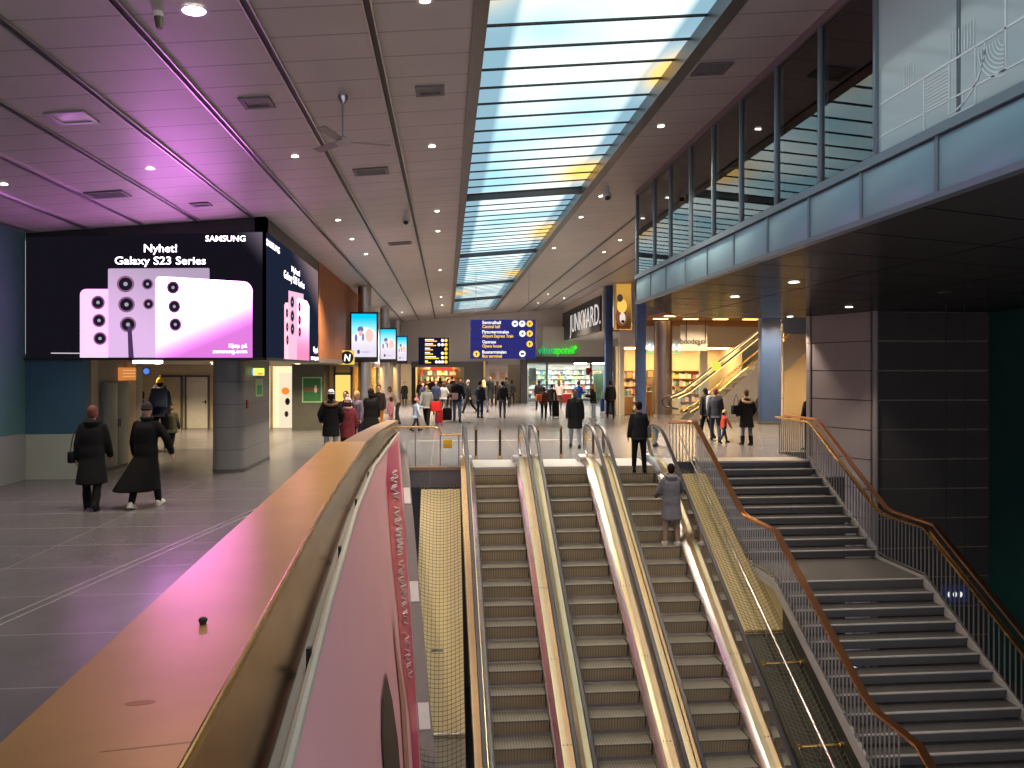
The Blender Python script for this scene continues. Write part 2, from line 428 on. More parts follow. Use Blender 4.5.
# warm light patches put into the glow colour along both rims (local x across, y along the hall)
sp = N.new('ShaderNodeSeparateXYZ'); L.new(tc.outputs['Object'], sp.inputs[0])
wm = None
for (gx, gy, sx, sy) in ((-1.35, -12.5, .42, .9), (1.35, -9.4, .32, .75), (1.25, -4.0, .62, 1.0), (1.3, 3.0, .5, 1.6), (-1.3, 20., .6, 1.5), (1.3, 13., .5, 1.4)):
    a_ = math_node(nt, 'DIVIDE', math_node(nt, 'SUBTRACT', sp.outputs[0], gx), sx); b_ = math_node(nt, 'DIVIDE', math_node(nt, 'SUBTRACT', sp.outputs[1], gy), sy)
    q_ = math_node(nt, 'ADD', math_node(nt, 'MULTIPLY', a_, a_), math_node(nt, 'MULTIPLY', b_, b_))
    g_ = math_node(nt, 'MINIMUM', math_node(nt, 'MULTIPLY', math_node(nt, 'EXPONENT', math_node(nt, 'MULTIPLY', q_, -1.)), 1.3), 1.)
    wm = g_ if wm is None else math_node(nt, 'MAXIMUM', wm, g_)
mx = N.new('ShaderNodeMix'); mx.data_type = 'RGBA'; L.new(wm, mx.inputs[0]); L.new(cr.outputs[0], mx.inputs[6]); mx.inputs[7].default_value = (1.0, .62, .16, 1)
# bluish shade along each rim is put into the glow colour
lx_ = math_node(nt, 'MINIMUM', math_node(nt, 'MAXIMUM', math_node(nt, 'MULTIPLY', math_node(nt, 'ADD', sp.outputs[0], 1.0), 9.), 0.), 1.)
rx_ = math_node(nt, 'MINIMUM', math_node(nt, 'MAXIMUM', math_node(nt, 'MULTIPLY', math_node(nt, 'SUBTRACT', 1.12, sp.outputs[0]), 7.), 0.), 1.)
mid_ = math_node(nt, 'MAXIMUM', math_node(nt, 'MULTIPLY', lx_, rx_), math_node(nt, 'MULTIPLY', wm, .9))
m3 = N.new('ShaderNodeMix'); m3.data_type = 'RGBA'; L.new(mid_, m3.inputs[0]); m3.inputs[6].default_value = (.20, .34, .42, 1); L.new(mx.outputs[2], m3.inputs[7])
L.new(m3.outputs[2], e.inputs[0]); e.inputs[1].default_value = 1.2
m_sky = m
bars = [-5.6+.655*k for k in range(0, 200)]
seg = [(-6, 8.2), (8.2, 17.3), (17.5, 26.2), (26.4, 35.3), (35.5, 43), (43.2, 51)]
for a, b in seg:
    mb = MB(); mb.prism([(.44, a, zc(.44)+.20), (3.06, a, zc(3.06)+.20), (3.06, a, zc(3.06)+.22), (.44, a, zc(.44)+.22)], (0, b-a, 0)); mb.build('pane_field', m_sky, t, smooth=0)
mb = MB()
mb.prism([(.28, -6, zc(.3)-.03), (.44, -6, zc(.42)-.03), (.44, -6, 6.55), (.40, -6, 6.55), (.40, -6, zc(.42)+.02), (.28, -6, zc(.3)+.01)], (0, 57, 0))
mb.prism([(3.06, -6, zc(3.08)-.03), (3.24, -6, zc(3.2)-.03), (3.24, -6, zc(3.2)+.01), (3.10, -6, zc(3.1)+.02), (3.10, -6, 6.6), (3.06, -6, 6.6)], (0, 57, 0))
mb.build('rim', pm('skylight_rim', (.14, .12, .115), .35, .5), t, smooth=0)
nb = 0
for y in bars:
    if y < 5.5 or y > 50.8: continue
    mb = MB(); mb.prism([(.44, y, zc(.44)+.176), (3.06, y, zc(3.06)+.176), (3.06, y, zc(3.06)+.199), (.44, y, zc(.44)+.199)], (0, .038, 0)); mb.build('crossbar', m_dark, t, smooth=0); nb += 1
for y in (8.2, 17.35, 26.25, 35.35, 43.1):
    if y < 10: continue
    mb = MB(); mb.prism([(.44, y, zc(.44)+.06), (3.06, y, zc(3.06)+.06), (3.06, y, zc(3.06)+.19), (.44, y, zc(.44)+.19)], (0, .14, 0)); mb.build('joint_beam', m_dgrey, t, smooth=0)

# ================================================================== footbridge on the right
XB = 4.35
t = thing('footbridge', 'glazed upper walkway with pale blue fascia and dark glossy underside', 'bridge', (XB, 17.1, 3.89))
YM = [17.25-1.2*k for k in range(0, 16)]
YM = [17.35, 15.85, 14.7, 13.45, 12.27, 11.08, 9.85, 8.65, 7.48, 6.23, 4.98, 3.73, 2.48, 1.2]
mb = MB(); mb.prism([(XB+.06, 1, 3.89), (XB+.06, 17.2, 3.89), (6.7, 21.9, 3.89), (14.6, 22.4, 3.89), (14.6, 1, 3.89)], (0, 0, .12)); mb.build('soffit', m_soffit, t, smooth=0)
mb = MB(); mb.box(XB+.1, 10, 1, 17.2, 4.05, 4.3); mb.build('deck', m_dgrey, t, smooth=0)
mb = MB()
mb.box(XB-.03, XB+.08, 1, 17.4, 3.87, 3.93); mb.box(XB-.04, XB+.1, 1, 17.4, 4.43, 4.52); mb.build('edge_rail', m_fram, t, smooth=0)
for k in range(len(YM)-1):
    a, b = YM[k+1]+.26, YM[k]+.26
    if k == 0: b = 17.35
    mb = MB(); mb.bbox(XB, XB+.06, a+.025, b-.025, 3.94, 4.42, .006); mb.build('fascia_panel', m_fascia, t)
    mb = MB(); mb.box(XB-.012, XB+.07, a-.025, a+.025, 3.93, 4.43); mb.build('fascia_strip', m_fram, t, smooth=0)
for k, y in enumerate(YM):
    hw = .024 if y > 7 else .007
    mb = MB(); mb.bbox(XB-.015 if y > 7 else XB+.02, XB+.07, y-hw, y+hw, 4.52, zc(XB)-.1, .004); mb.build('mullion', m_fram, t)
for k in range(len(YM)-1):
    a, b = YM[k+1]+.03, YM[k]-.03
    mb = MB(); mb.box(XB+.02, XB+.035, a, b, 4.52, 6.36); mb.build('window_pane', m_fglass if b < 7.5 else m_bglass, t, smooth=0)
mb = MB(); mb.prism([(XB-.02, 1, 6.36), (XB+.12, 1, 6.36), (XB+.12, 1, zc(XB)), (XB-.02, 1, zc(XB))], (0, 16.35, 0)); mb.build('head_rail', pm('mauve_header', (.22, .17, .18), .4), t, smooth=0)
mb = MB(); mb.prism([(XB+.1, 17.2, 4.0), (6.7, 21.9, 4.0), (6.7, 21.9, 6.6), (XB+.1, 17.2, 6.4)], (.1, -.06, 0)); mb.build('end_wall', m_fram, t, smooth=0)
mb = MB(); mb.box(9.9, 10, 1, 21, 4.3, 6.9); mb.build('inner_wall', pm('bridge_inner_wall', (.16, .12, .09), .5), t, smooth=0)
# white line print on the frosted panes (plane X = XB)
mb = MB(); xp = XB+.014
def pr(cx, cy): return onX(890+cx/4.8, cy/4.8, XB)
def hl(z, y0, y1, w=.012): mb.box(xp, xp+.004, min(y0, y1), max(y0, y1), z-w/2, z+w/2)
def vl(y, z0, z1, w=.012): mb.box(xp, xp+.004, y-w/2, y+w/2, min(z0, z1), max(z0, z1))
ya, yb = pr(60, 430), pr(640, 75)
zA = (pr(270, 300).z+pr(500, 165).z)/2
hl(zA, 4.98, 7.42, .02)
zB = (pr(300, 460).z+pr(600, 310).z)/2; hl(zB, 4.98, 7.42, .016)
for cx in (155, 275): vl(pr(cx, 400).y, 4.54, zA, .016)
vl(pr(545, 200).y, 4.7, 6.3, .02); vl(pr(340, 520).y, 4.6, zB); vl(pr(400, 400).y, pr(400, 500).z, zA)
hl(pr(340, 530).z, pr(275, 560).y, pr(400, 500).y)
c = pr(545, 165)
for k in range(8):
    r = (pr(415, 165).y-c.y)*(.25+.75*k/7)
    mb.ring((xp, c.y, c.z), (0, 1, 0), (0, 0, -1), r+.007, r-.007, 18, 0, 0, PI/2)
for k in range(9):
    z = zA-.05-.031*k; hl(z, pr(160, 400).y, pr(270, 400).y, .012)
for k in range(9): vl(pr(280, 200).y+(pr(395, 200).y-pr(280, 200).y)*k/8, zA+.02, zA+.24, .007)
for k in range(5): vl(pr(60, 400).y+(pr(105, 400).y-pr(60, 400).y)*k/4, zA+.02, zA+.22, .007)
c = pr(275, 300); mb.ring((xp, c.y, zA), (0, -1, 0), (0, 0, -1), .46, .445, 14, 0, 0, PI/2)
mb.build('printed_lines', m_line, t, smooth=0)

# ================================================================== pillars
def rpillar(name, label, cx, cy, hx, hy, r, z0, z1, mat):
    t = thing(name, label, 'pillar', (cx, cy, z0)); P = []
    for qx, qy, a0 in ((1, 1, 0), (-1, 1, 90), (-1, -1, 180), (1, -1, 270)):
        for k in range(7):
            a = math.radians(a0+15*k); P.append((cx+qx*(hx-r)+r*math.cos(a), cy+qy*(hy-r)+r*math.sin(a), z0))
    mb = MB(); mb.prism(P, (0, 0, z1-z0)); mb.build('shaft', mat, t)
    P2 = [(cx+(p[0]-cx)*1.02, cy+(p[1]-cy)*1.005, z0) for p in P]
    mb = MB(); mb.prism(P2, (0, 0, .09)); mb.build('skirting', m_dgrey, t)
    return t
rpillar('broad_pillar', 'broad grey panelled pillar with a rounded end beneath the phone billboard', -5.0, 19.45, .36, 1.5, .3, 0, 2.565, m_pil)
def column(name, label, cx, cy, r, z0, z1, mat, square=False):
    t = thing(name, label, 'column', (cx, cy, z0))
    if square:
        mb = MB(); mb.bbox(cx-r, cx+r, cy-.2, cy+.2, z0, z1, .015); mb.build('shaft', mat, t)
        mb = MB(); mb.bbox(cx-r-.02, cx+r+.02, cy-.22, cy+.22, z0, z0+.12, .01); mb.build('skirting', m_dgrey, t)
    else:
        mb = MB(); mb.tube([(cx, cy, z0), (cx, cy, z1)], r, 24); mb.build('shaft', mat, t)
        mb = MB(); mb.tube([(cx, cy, z0), (cx, cy, z0+.14)], r+.02, 24); mb.build('skirting', m_steel2, t)
    return t
m_colm = pm('brown_steel_column', (.33, .27, .26), .28, .9, var=.1)
for i, (y, w) in enumerate(((31.9, 'nearest'), (42.3, 'middle'), (53, 'farthest'))):
    column('steel_column', {'nearest': 'round brushed steel column behind the largest of the three hanging screens', 'middle': 'round steel column behind the middle hanging advert screen',
           'farthest': 'round steel column behind the smallest hanging advert screen'}[w], -3.35, y, .27, 0, 5.73, m_steel2)
p = fl(663, 417); column('bronze_column', 'thick round dark bronze column in front of the lit shops on the right', p.x, p.y, .46, 0, 4.78, m_colm)
column('blue_column', 'slim blue column rising to the ceiling beside the pharmacy front', 8.62, 40.4, .19, 0, 6.84, m_bluecol, True)
p = fl(640.5, 423); column('blue_column', 'slim blue column just below the far corner of the glazed walkway', p.x, p.y, .2, 0, 6.8, m_bluecol, True)
p = fl(769.5, 424); column('blue_column', 'wide blue column at the top of the rising shop escalator', p.x, p.y, .43, 0, 4.79, m_bluecol, True)
# ================================================================== escalators
SL = .685
def zn(y):
    """height of the step nosing line"""
    if y < 18.0: return -SL*(18.5-y)
    if y < 19.0: return -.3425*(19.0-y)**2
    return 0.
def EX(x, y): return x-.02*(y-16.8)
m_belt = m_rubber
def escalator(label, xl):
    xr = xl+1.0; xc = (xl+xr)/2
    t = thing('escalator', label, 'escalator', (EX(xc, 18.5), 18.5, 0), 'escalators to the lower floor')
    # steps
    y = 12.73-.4*6
    while y < 18.4:
        z = zn(y); zb = zn(y-.4)
        mb = MB(); x0, x1 = EX(xl+.012, y), EX(xr-.012, y)
        yb = min(y+.40, 18.47)
        mb.prism([(x0, y, z), (x0, y, z-.02), (x0, y+.012, z-.03), (x0, yb, z-.03), (x0, yb, z)], (x1-x0, 0, 0), 0)
        if z-zb > .03:
            prof = [(x0, y+.012, z-.03), (x0, y+.035, z-.12), (x0, y+.075, zb-.01), (x0, y+.10, zb-.01), (x0, y+.075, z-.12), (x0, y+.05, z-.03)]
            mb.prism(prof, (x1-x0, 0, 0), 1)
        mb.build('step', [m_tread, m_riser], t, smooth=0)
        y += .4
    ys = [10.2+.25*k for k in range(0, 31)]+[18.0+.1*k for k in range(0, 13)]
    ye = 19.25
    for sgn, xe in ((-1, xl), (1, xr)):
        # inner deck: skirt, bevel, flat cover
        mb = MB(); vs = []
        prof = [(0, -.25), (0, .05), (.02, .08), (.09, .15), (.11, .17), (.335, .19), (.335, -.3), (.30, -.3), (.30, -.25)]
        path = ys
        for yy in path:
            for (l, h) in prof: vs.append((EX(xe+sgn*l, yy), yy, zn(yy)+h))
        nP = len(prof); fs = []
        for i in range(len(path)-1):
            for j in range(nP): fs.append((i*nP+j, i*nP+(j+1) % nP, (i+1)*nP+(j+1) % nP, (i+1)*nP+j))
        flat_ = [i*nP+4 for i in range(len(path)-1)]
        fs.append(list(range(nP))); fs.append([(len(path)-1)*nP+j for j in range(nP)])
        mb.add(vs, fs)
        for q_ in flat_: mb.m[q_] = 1
        mb.build('deck_cover', [m_steel, m_champ], t, smooth=25)
        # glass balustrade with rounded newel end
        xg = xe+sgn*.215; gp = []; top = []
        for yy in ys:
            if yy <= ye: gp.append((yy, zn(yy)+.19)); top.append((yy, zn(yy)+.93 if yy < 18.6 else min(zn(yy)+.93, .93)))
        arc = [(ye+.36*math.sin(a), .57+.36*math.cos(a)) for a in [PI*k/12 for k in range(1, 12)]]
        mb = MB(); vs = []; fs = []
        def P(p, dx): return (EX(xg, p[0])+dx, p[0], p[1])
        for dx in (-.006, .006):
            b = len(vs)
            for q, w in zip(gp, top): vs += [P(q, dx), P(w, dx)]
            for i in range(len(gp)-1): fs.append((b+2*i, b+2*i+2, b+2*i+3, b+2*i+1))
            e = [len(vs)+i for i in range(len(arc))]; vs += [P(a, dx) for a in arc]
            fs.append([b+2*len(gp)-1]+e+[b+2*len(gp)-2])
        mb.add(vs, fs); mb.build('glass_panel', m_eglass, t, smooth=0, recalc=False)
        # rubber handrail running round the newel
        path = [(EX(xg, q[0]), q[0], q[1]+.025) for q in top]
        path += [(EX(xg, ye), ye+.39*math.sin(a), .565+.39*math.cos(a)) for a in [PI*k/14 for k in range(1, 15)]]
        mb = MB(); mb.sweep(path, [(-.04, -.012), (-.03, -.026), (.03, -.026), (.04, -.012), (.04, .012), (.028, .024), (-.028, .024), (-.04, .012)])
        mb.build('handrail', m_belt, t)
        mb = MB(); mb.sweep([(p[0], p[1], p[2]-.0) for p in path], [(-.026, -.05), (.026, -.05), (.026, -.027), (-.026, -.027)])
        mb.build('handrail_track', m_steel2, t)
        # warning sticker on the glass at the landing
        mb = MB(); mb.disc((EX(xg, 19.3)-sgn*.012, 19.3, .62), (0, 1, 0), (0, 0, 1), .13, None, (sgn*.003, 0, 0), 20)
        mb.build('warning_sticker', m_yellow, t)
        # pairs of fixing screws on the cover
        for k in range(4):
            yy = 12.6+1.35*k
            mb = MB()
            for q in (0, .06):
                c = Vector((EX(xe+sgn*(.15+q), yy), yy, zn(yy)+.176+.01*q)); mb.ball(c, .012, 0, 8, 5)
            mb.build('fixing_screw', m_dgrey, t)
    # rounded deck nose at the head of the stairs, comb plate
    for sgn, xe in ((-1, xl), (1, xr)):
        mb = MB(); x0 = EX(xe, 19.2); x1 = EX(xe+sgn*.335, 19.2)
        mb.bbox(min(x0, x1), max(x0, x1), 19.2, 19.62, .0, .19, .05); mb.build('deck_end', m_steel2, t)
    mb = MB(); mb.box(EX(xl, 18.5), EX(xr, 18.5), 18.47, 20.0, -.03, .012); mb.build('comb_plate', m_plate, t, smooth=0)
    mb = MB()
    mb.box(EX(xl, 18.5), EX(xr, 18.5), 18.41, 18.47, -.34, -.03, 1)
    for k in range(24):
        xx = EX(xl+.03+.04*k, 18.5); mb.box(xx, xx+.014, 18.40, 18.475, -.03, .006)
    mb.build('comb_teeth', [m_plate, m_riser], t, smooth=0)
    # truss body below the steps
    mb = MB(); vs = []
    poly = [(EX(xl-.30, 12), 10.2, zn(10.2)-.28), (EX(xl-.30, 12), 18.3, zn(18.3)-.28), (EX(xl-.30, 12), 18.3, -1.2), (EX(xl-.30, 12), 10.2, -5.6)]
    mb.prism(poly, (1.6, 0, 0)); mb.build('truss_casing', m_mauve, t, smooth=0)
m_eglass = glass('escalator_glass', (.96, .97, .93), .9, .03, 1.42)
m_plate = pm('comb_plate_metal', (.36, .36, .37), .45, .3, var=.06)
escalator('leftmost of the three escalators, next to the net covered gap', .70)
escalator('middle escalator of the three, with empty steps between the other two', 2.39)
escalator('right escalator carrying the man in black and the woman in the grey coat', 4.08)
# bollards in front of the landing
for x, yb, lab in ((476, 459, 'slim dark bollard nearest the yellow plate at the leftmost escalator'), (500, 459, 'slim dark bollard right of the first one before the leftmost escalator'),
               (538, 460, 'slim dark bollard half hidden behind the left newels of the middle escalator'), (561, 457, 'slim dark bollard standing alone at the head of the middle escalator')):
    p = fl(x, yb); h = .88
    t = thing('bollard', lab, 'bollard', (p.x, p.y, .012), 'bollards at the escalator landing')
    mb = MB(); mb.tube([p+Vector((0, 0, .02)), p+Vector((0, 0, h-.05))], .035, 14); mb.build('post', pm('bollard_metal', (.10, .07, .05), .35, .6), t)
    for z0, z1 in ((.012, .09), (h-.1, h-.05)):
        mb = MB(); mb.tube([p+Vector((0, 0, z0)), p+Vector((0, 0, z1))], .043, 14); mb.build('collar', m_brass, t)
    mb = MB(); mb.ball(p+Vector((0, 0, h-.05)), (.036, .036, .03)); mb.build('cap', m_dark, t)
# ================================================================== staircase
XL, XR = 6.4, 9.4
t = thing('staircase', 'wide dark stone staircase with a middle landing and pale step edges', 'staircase', ((XL+XR)/2, 19.25, 0))
RUN1, R1 = .345, .178
def step_mesh(y, z, run):
    mb = MB()
    mb.prism([(XL, y, z), (XL, y, z-.045), (XL, y+.02, z-.05), (XL, y+.02, z-.15), (XL, y+.05, z-.15), (XL, y+.05, z-.05), (XL, y+run+.03, z-.05), (XL, y+run+.03, z)], (XR-XL, 0, 0), 0)
    st = mb.build('step', m_stone, t, smooth=0)
    mb = MB(); mb.box(XL+.01, XR-.01, y-.004, y+.055, z-.012, z+.004); mb.build('nosing', m_nose, st, smooth=0)
y, z = 19.25, 0.
mb = MB(); mb.box(XL, XR, 19.2, 20.0, -.04, .006); mb.build('head_plate', pm('head_plate_stone', (.34, .32, .30), .35), t, smooth=0)
steps = []
for k in range(1, 10):
    step_mesh(19.25-RUN1*k, -R1*k, RUN1)
yl1 = 19.25-RUN1*10+RUN1-.35; zl = -R1*10
yl1 = 19.25-RUN1*9; yl0 = 14.45
mb = MB(); mb.prism([(XL, yl0, zl), (XL, yl0, zl-.2), (XL, yl1+.05, zl-.2), (XL, yl1+.05, zl)], (XR-XL, 0, 0)); mb.build('landing', m_stone, t, smooth=0)
mb = MB(); mb.box(XL+.01, XR-.01, yl0-.004, yl0+.055, zl-.012, zl+.004); mb.build('nosing', m_nose, t, smooth=0)
RUN2 = .325
for k in range(1, 11): step_mesh(yl0-RUN2*k, zl-R1*k, RUN2)
yb1 = yl0-RUN2*10; zb = zl-R1*11; yb0 = yb1-1.3
mb = MB(); mb.prism([(XL, yb0, zb), (XL, yb0, zb-.2), (XL, yb1+.05, zb-.2), (XL, yb1+.05, zb)], (XR-XL, 0, 0)); mb.build('landing', m_stone, t, smooth=0)
for k in range(1, 10): step_mesh(yb0-RUN2*k, zb-R1*k, RUN2)
# sawtooth side plates
def stairpath():
    return [(19.25, 0.), (yl1-.02, -R1*9.0), (yl1-.35, zl), (yl0, zl), (yb1, zb+R1), (yb1-.3, zb), (yb0, zb), (yb0-RUN2*9, zb-R1*9)]
SP = [(19.25, -.02), (yl1, zl+R1*.3), (yl1-.3, zl-.0), (yl0, zl), (yb1+.05, zb+R1*.6), (yb1-.3, zb), (yb0, zb), (yb0-RUN2*9, zb-R1*9)]
for X in (XL-.05, XR):
    mb = MB(); top = []; 
    yy, zz = 19.25, 0.0
    pts = [(19.27, .02)]
    for k in range(1, 10): pts += [(19.25-RUN1*(k-1)-.0, -R1*k+.20), (19.25-RUN1*k, -R1*k+.04)]
    pts += [(yl1-.05, zl+.05), (yl0, zl+.05)]
    for k in range(1, 11): pts += [(yl0-RUN2*(k-1), zl-R1*k+.2), (yl0-RUN2*k, zl-R1*k+.04)]
    pts += [(yb1-.05, zb+.05), (yb0, zb+.05), (yb0-RUN2*9, zb-R1*9+.05)]
    low = [(q[0], q[1]-.15) for q in SP]
    for i in range(len(pts)-1):
        pass
    n_ = len(pts); vs = []
    def lowz(y_):
        for (a, za), (b, zb_) in zip(low[:-1], low[1:]):
            if b <= y_ <= a: return za+(zb_-za)*((a-y_)/max(a-b, 1e-6))
        return low[0][1] if y_ > low[0][0] else low[-1][1]
    for dx in (0, .05):
        for (y_, z_) in pts: vs += [(X+dx, y_, z_), (X+dx, y_, lowz(y_))]
    fs = []
    o_ = 2*n_
    for i in range(n_-1):
        a, b = 2*i, 2*i+2
        fs += [(a, b, b+1, a+1), (o_+a, o_+a+1, o_+b+1, o_+b), (a, o_+a, o_+b, b), (a+1, b+1, o_+b+1, o_+a+1)]
    fs += [(0, 1, o_+1, o_), (2*n_-2, 4*n_-2, 4*n_-1, 2*n_-1)]
    mb.add(vs, fs); mb.build('sawtooth_stringer', pm('stringer_paint', (.42, .41, .40), .4), t, smooth=0)
# ---- stair railings
def rail_line(X, off):
    return [(X, y_, z_+off) for (y_, z_) in SP]
def zat(y_):
    for (a, za), (b, zb_) in zip(SP[:-1], SP[1:]):
        if b <= y_ <= a: return za+(zb_-za)*((a-y_)/max(a-b, 1e-6))
    return 0. if y_ > 19 else SP[-1][1]
RP = [(-.065, -.03), (.065, -.03), (.07, 0), (.05, .03), (-.05, .03), (-.07, 0)]
t = thing('stair_railing', 'copper topped railing between the stairs and the right escalator', 'railing', (XL, 19.25, 0))
top = [(5.75, 19.55, 1.0), (6.05, 19.5, 1.0), (XL-.03, 19.33, 1.0)]+[(XL-.03, y_, z_+1.0) for y_, z_ in SP]
mb = MB(); mb.tube(top[:3], .045, 10); mb.sweep([Vector(p) for p in top[2:]], RP); mb.build('handrail', m_copper_rail, t)
mb = MB(); low = [(p[0], p[1], p[2]-.9) for p in top[2:]]; mb.sweep(low, [(-.015, -.015), (.015, -.015), (.015, .015), (-.015, .015)]); mb.build('bottom_bar', m_bal, t, smooth=0)
nb = 0; yy = 19.2
while nb < 76 and yy > 8.5:
    z_ = zat(yy); mb = MB(); mb.box(XL-.042, XL-.018, yy-.006, yy+.006, z_+.1, z_+.985); mb.build('baluster', m_bal, t, smooth=0); nb += 1; yy -= .118
for k in range(8):
    xx = 5.78+.08*k; yy = 19.54-.022*k; mb = MB(); mb.box(xx-.011, xx+.011, yy-.01, yy+.01, .0, .985); mb.build('baluster', m_bal, t)
t = thing('stair_railing', 'railing with twin gold handrails on the wall side of the stairs', 'railing', (XR, 19.25, 0))
XQ = XR+.03
top = [(XQ, 21.2, 1.0), (XQ, 19.35, 1.0)]+[(XQ, y_, z_+1.0) for y_, z_ in SP]
mb = MB(); mb.sweep(top, [(-.042, -.025), (.042, -.025), (.042, .025), (-.042, .025)]); mb.build('handrail', m_brass, t)
mb = MB(); mb.sweep([(XQ+.2, p[1], p[2]+.06) for p in top], [(-.048, -.025), (.048, -.025), (.048, .025), (-.048, .025)]); mb.build('handrail', m_copper_rail, t)
mb = MB(); mb.box(XQ-.05, XQ+.25, 20.9, 21.3, .99, 1.03); mb.build('end_plate', m_brass, t, smooth=0)
mb = MB(); mb.sweep([(XQ, p[1], p[2]-.9) for p in top[1:]], [(-.015, -.015), (.015, -.015), (.015, .015), (-.015, .015)]); mb.build('bottom_bar', m_bal, t, smooth=0)
nb = 0; yy = 21.1
while nb < 96 and yy > 8.5:
    z_ = zat(yy) if yy < 19.25 else 0.
    mb = MB(); mb.box(XQ-.012, XQ+.012, yy-.006, yy+.006, z_+(.1 if yy < 19.3 else .0), z_+.985); mb.build('baluster', m_bal, t, smooth=0); nb += 1; yy -= .128
mb = MB()
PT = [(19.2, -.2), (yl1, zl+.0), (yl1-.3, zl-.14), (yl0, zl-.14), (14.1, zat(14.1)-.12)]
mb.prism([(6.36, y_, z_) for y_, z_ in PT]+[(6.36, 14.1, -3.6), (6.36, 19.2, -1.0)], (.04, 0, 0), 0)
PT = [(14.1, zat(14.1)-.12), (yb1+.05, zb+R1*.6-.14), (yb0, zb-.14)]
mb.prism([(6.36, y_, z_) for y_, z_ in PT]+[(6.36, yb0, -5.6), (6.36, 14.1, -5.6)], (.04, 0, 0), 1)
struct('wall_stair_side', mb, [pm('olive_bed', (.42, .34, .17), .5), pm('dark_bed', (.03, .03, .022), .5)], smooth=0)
# slim steel guard rail beside the right escalator with its net
t = thing('guard_rail', 'slim steel guard rail running down between escalator and staircase', 'railing', (5.95, 18.5, 0))
RZ = lambda y_: -1.58+.565*(y_-15.45)
path = [(6.0, yy, RZ(yy)) for yy in [19.4-.4*k for k in range(23)]]
mb = MB(); mb.tube(path, .022, 10); mb.build('rail', m_steel, t)
for k in range(8):
    yy = 18.2-1.05*k; z_ = RZ(yy); mb = MB(); mb.tube([(6.0, yy, z_-.42), (6.0, yy, z_)], .012, 6); mb.build('post', m_steel2, t)
# ---- sloping bed and nets in the two gaps
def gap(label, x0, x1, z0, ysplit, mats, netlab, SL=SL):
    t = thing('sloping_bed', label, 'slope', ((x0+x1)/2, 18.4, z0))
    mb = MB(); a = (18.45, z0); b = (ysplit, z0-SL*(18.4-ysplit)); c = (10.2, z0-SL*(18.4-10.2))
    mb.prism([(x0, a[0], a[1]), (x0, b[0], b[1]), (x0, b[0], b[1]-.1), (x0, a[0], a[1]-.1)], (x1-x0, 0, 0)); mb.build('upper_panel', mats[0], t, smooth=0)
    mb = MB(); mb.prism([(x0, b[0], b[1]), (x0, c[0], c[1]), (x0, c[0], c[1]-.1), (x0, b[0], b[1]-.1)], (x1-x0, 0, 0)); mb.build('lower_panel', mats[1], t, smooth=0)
    mb = MB(); mb.tube([(x0, b[0], b[1]+.05), (x1, b[0], b[1]+.05)], .025, 8); mb.build('cross_bar', mats[2], t)
    # net
    mb = MB(); ny, nx = 106, max(4, int((x1-x0)/.075)); w = (x1-x0)
    def Q(i, j):
        s = i/nx; yy = 18.4-.075*j; sag = -.10*math.sin(PI*s)
        return Vector((x0+w*s, yy-.10*math.sin(PI*s), z0+.17-SL*(18.4-yy)+sag))
    for i in range(nx+1): mb.tube([Q(i, j) for j in range(0, ny+1, 3)], .005, 3, caps=False)
    for j in range(ny+1): mb.tube([Q(i, j) for i in range(nx+1)], .005, 3, caps=False)
    o = mb.build('safety_net', m_net, None, smooth=0); tag(o, netlab, 'net')
m_net = pm('net_cord', (.12, .11, .07), .7)
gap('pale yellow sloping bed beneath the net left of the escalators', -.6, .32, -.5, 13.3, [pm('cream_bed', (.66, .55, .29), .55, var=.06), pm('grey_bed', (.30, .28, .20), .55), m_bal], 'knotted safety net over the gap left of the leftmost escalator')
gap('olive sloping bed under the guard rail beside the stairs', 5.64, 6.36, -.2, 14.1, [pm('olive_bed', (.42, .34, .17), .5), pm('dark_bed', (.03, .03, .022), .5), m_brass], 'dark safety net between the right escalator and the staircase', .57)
t = thing('cross_tube', 'yellow tube crossing the dark netted gap beside the stairs, upper one', 'tube', (6, 13.3, -2.9))
mb = MB(); mb.tube([(5.64, 13.3, -2.9), (6.36, 13.3, -2.9)], .025, 8); mb.build('pipe', m_brass, t)
for xx in (5.66, 6.34):
    mb = MB(); mb.tube([(xx-.02, 13.3, -2.9), (xx+.02, 13.3, -2.9)], .045, 10); mb.build('flange', m_brass, t)
t = thing('cross_tube', 'yellow tube crossing the dark netted gap beside the stairs, lower one', 'tube', (6, 11.9, -3.6))
mb = MB(); mb.tube([(5.64, 11.9, -3.7), (6.36, 11.9, -3.7)], .025, 8); mb.build('pipe', m_brass, t)
for xx in (5.66, 6.34):
    mb = MB(); mb.tube([(xx-.02, 11.9, -3.7), (xx+.02, 11.9, -3.7)], .045, 10); mb.build('flange', m_brass, t)
# ================================================================== parapet with copper coping
OUT = [(-.80, -.5), (-.841, 2.5), (-.95, 4.235), (-1.15, 7.5), (-1.316, 11.75), (-1.40, 13.6)]
INN = [(-1.35, -.5), (-1.477, 2.69), (-1.613, 5.21), (-1.767, 8.46), (-1.978, 12.58), (-2.06, 13.6)]
OUT2 = [(-1.40, 13.6), (-1.40, 15.5), (-1.33, 17.5), (-1.21, 19.4)]
INN2 = [(-1.80, 13.6), (-1.75, 15.5), (-1.64, 17.5), (-1.48, 19.4)]
ZP = 1.1
t = thing('parapet', 'long copper topped parapet curving along the left edge of the escalator well', 'parapet', (-1.3, 8, 0))
def strip(mb, A, B, z0, z1, mi=0):
    P = [(x, y, z0) for x, y in A]+[(x, y, z0) for x, y in B[::-1]]
    mb.prism(P, (0, 0, z1-z0), mi)
def shift(P, dx, dy=0): return [(x+dx, y+dy) for x, y in P]
mb = MB(); strip(mb, shift(OUT, .012), shift(INN, -.012), ZP-.05, ZP); mb.build('coping', m_copper, t, smooth=20)
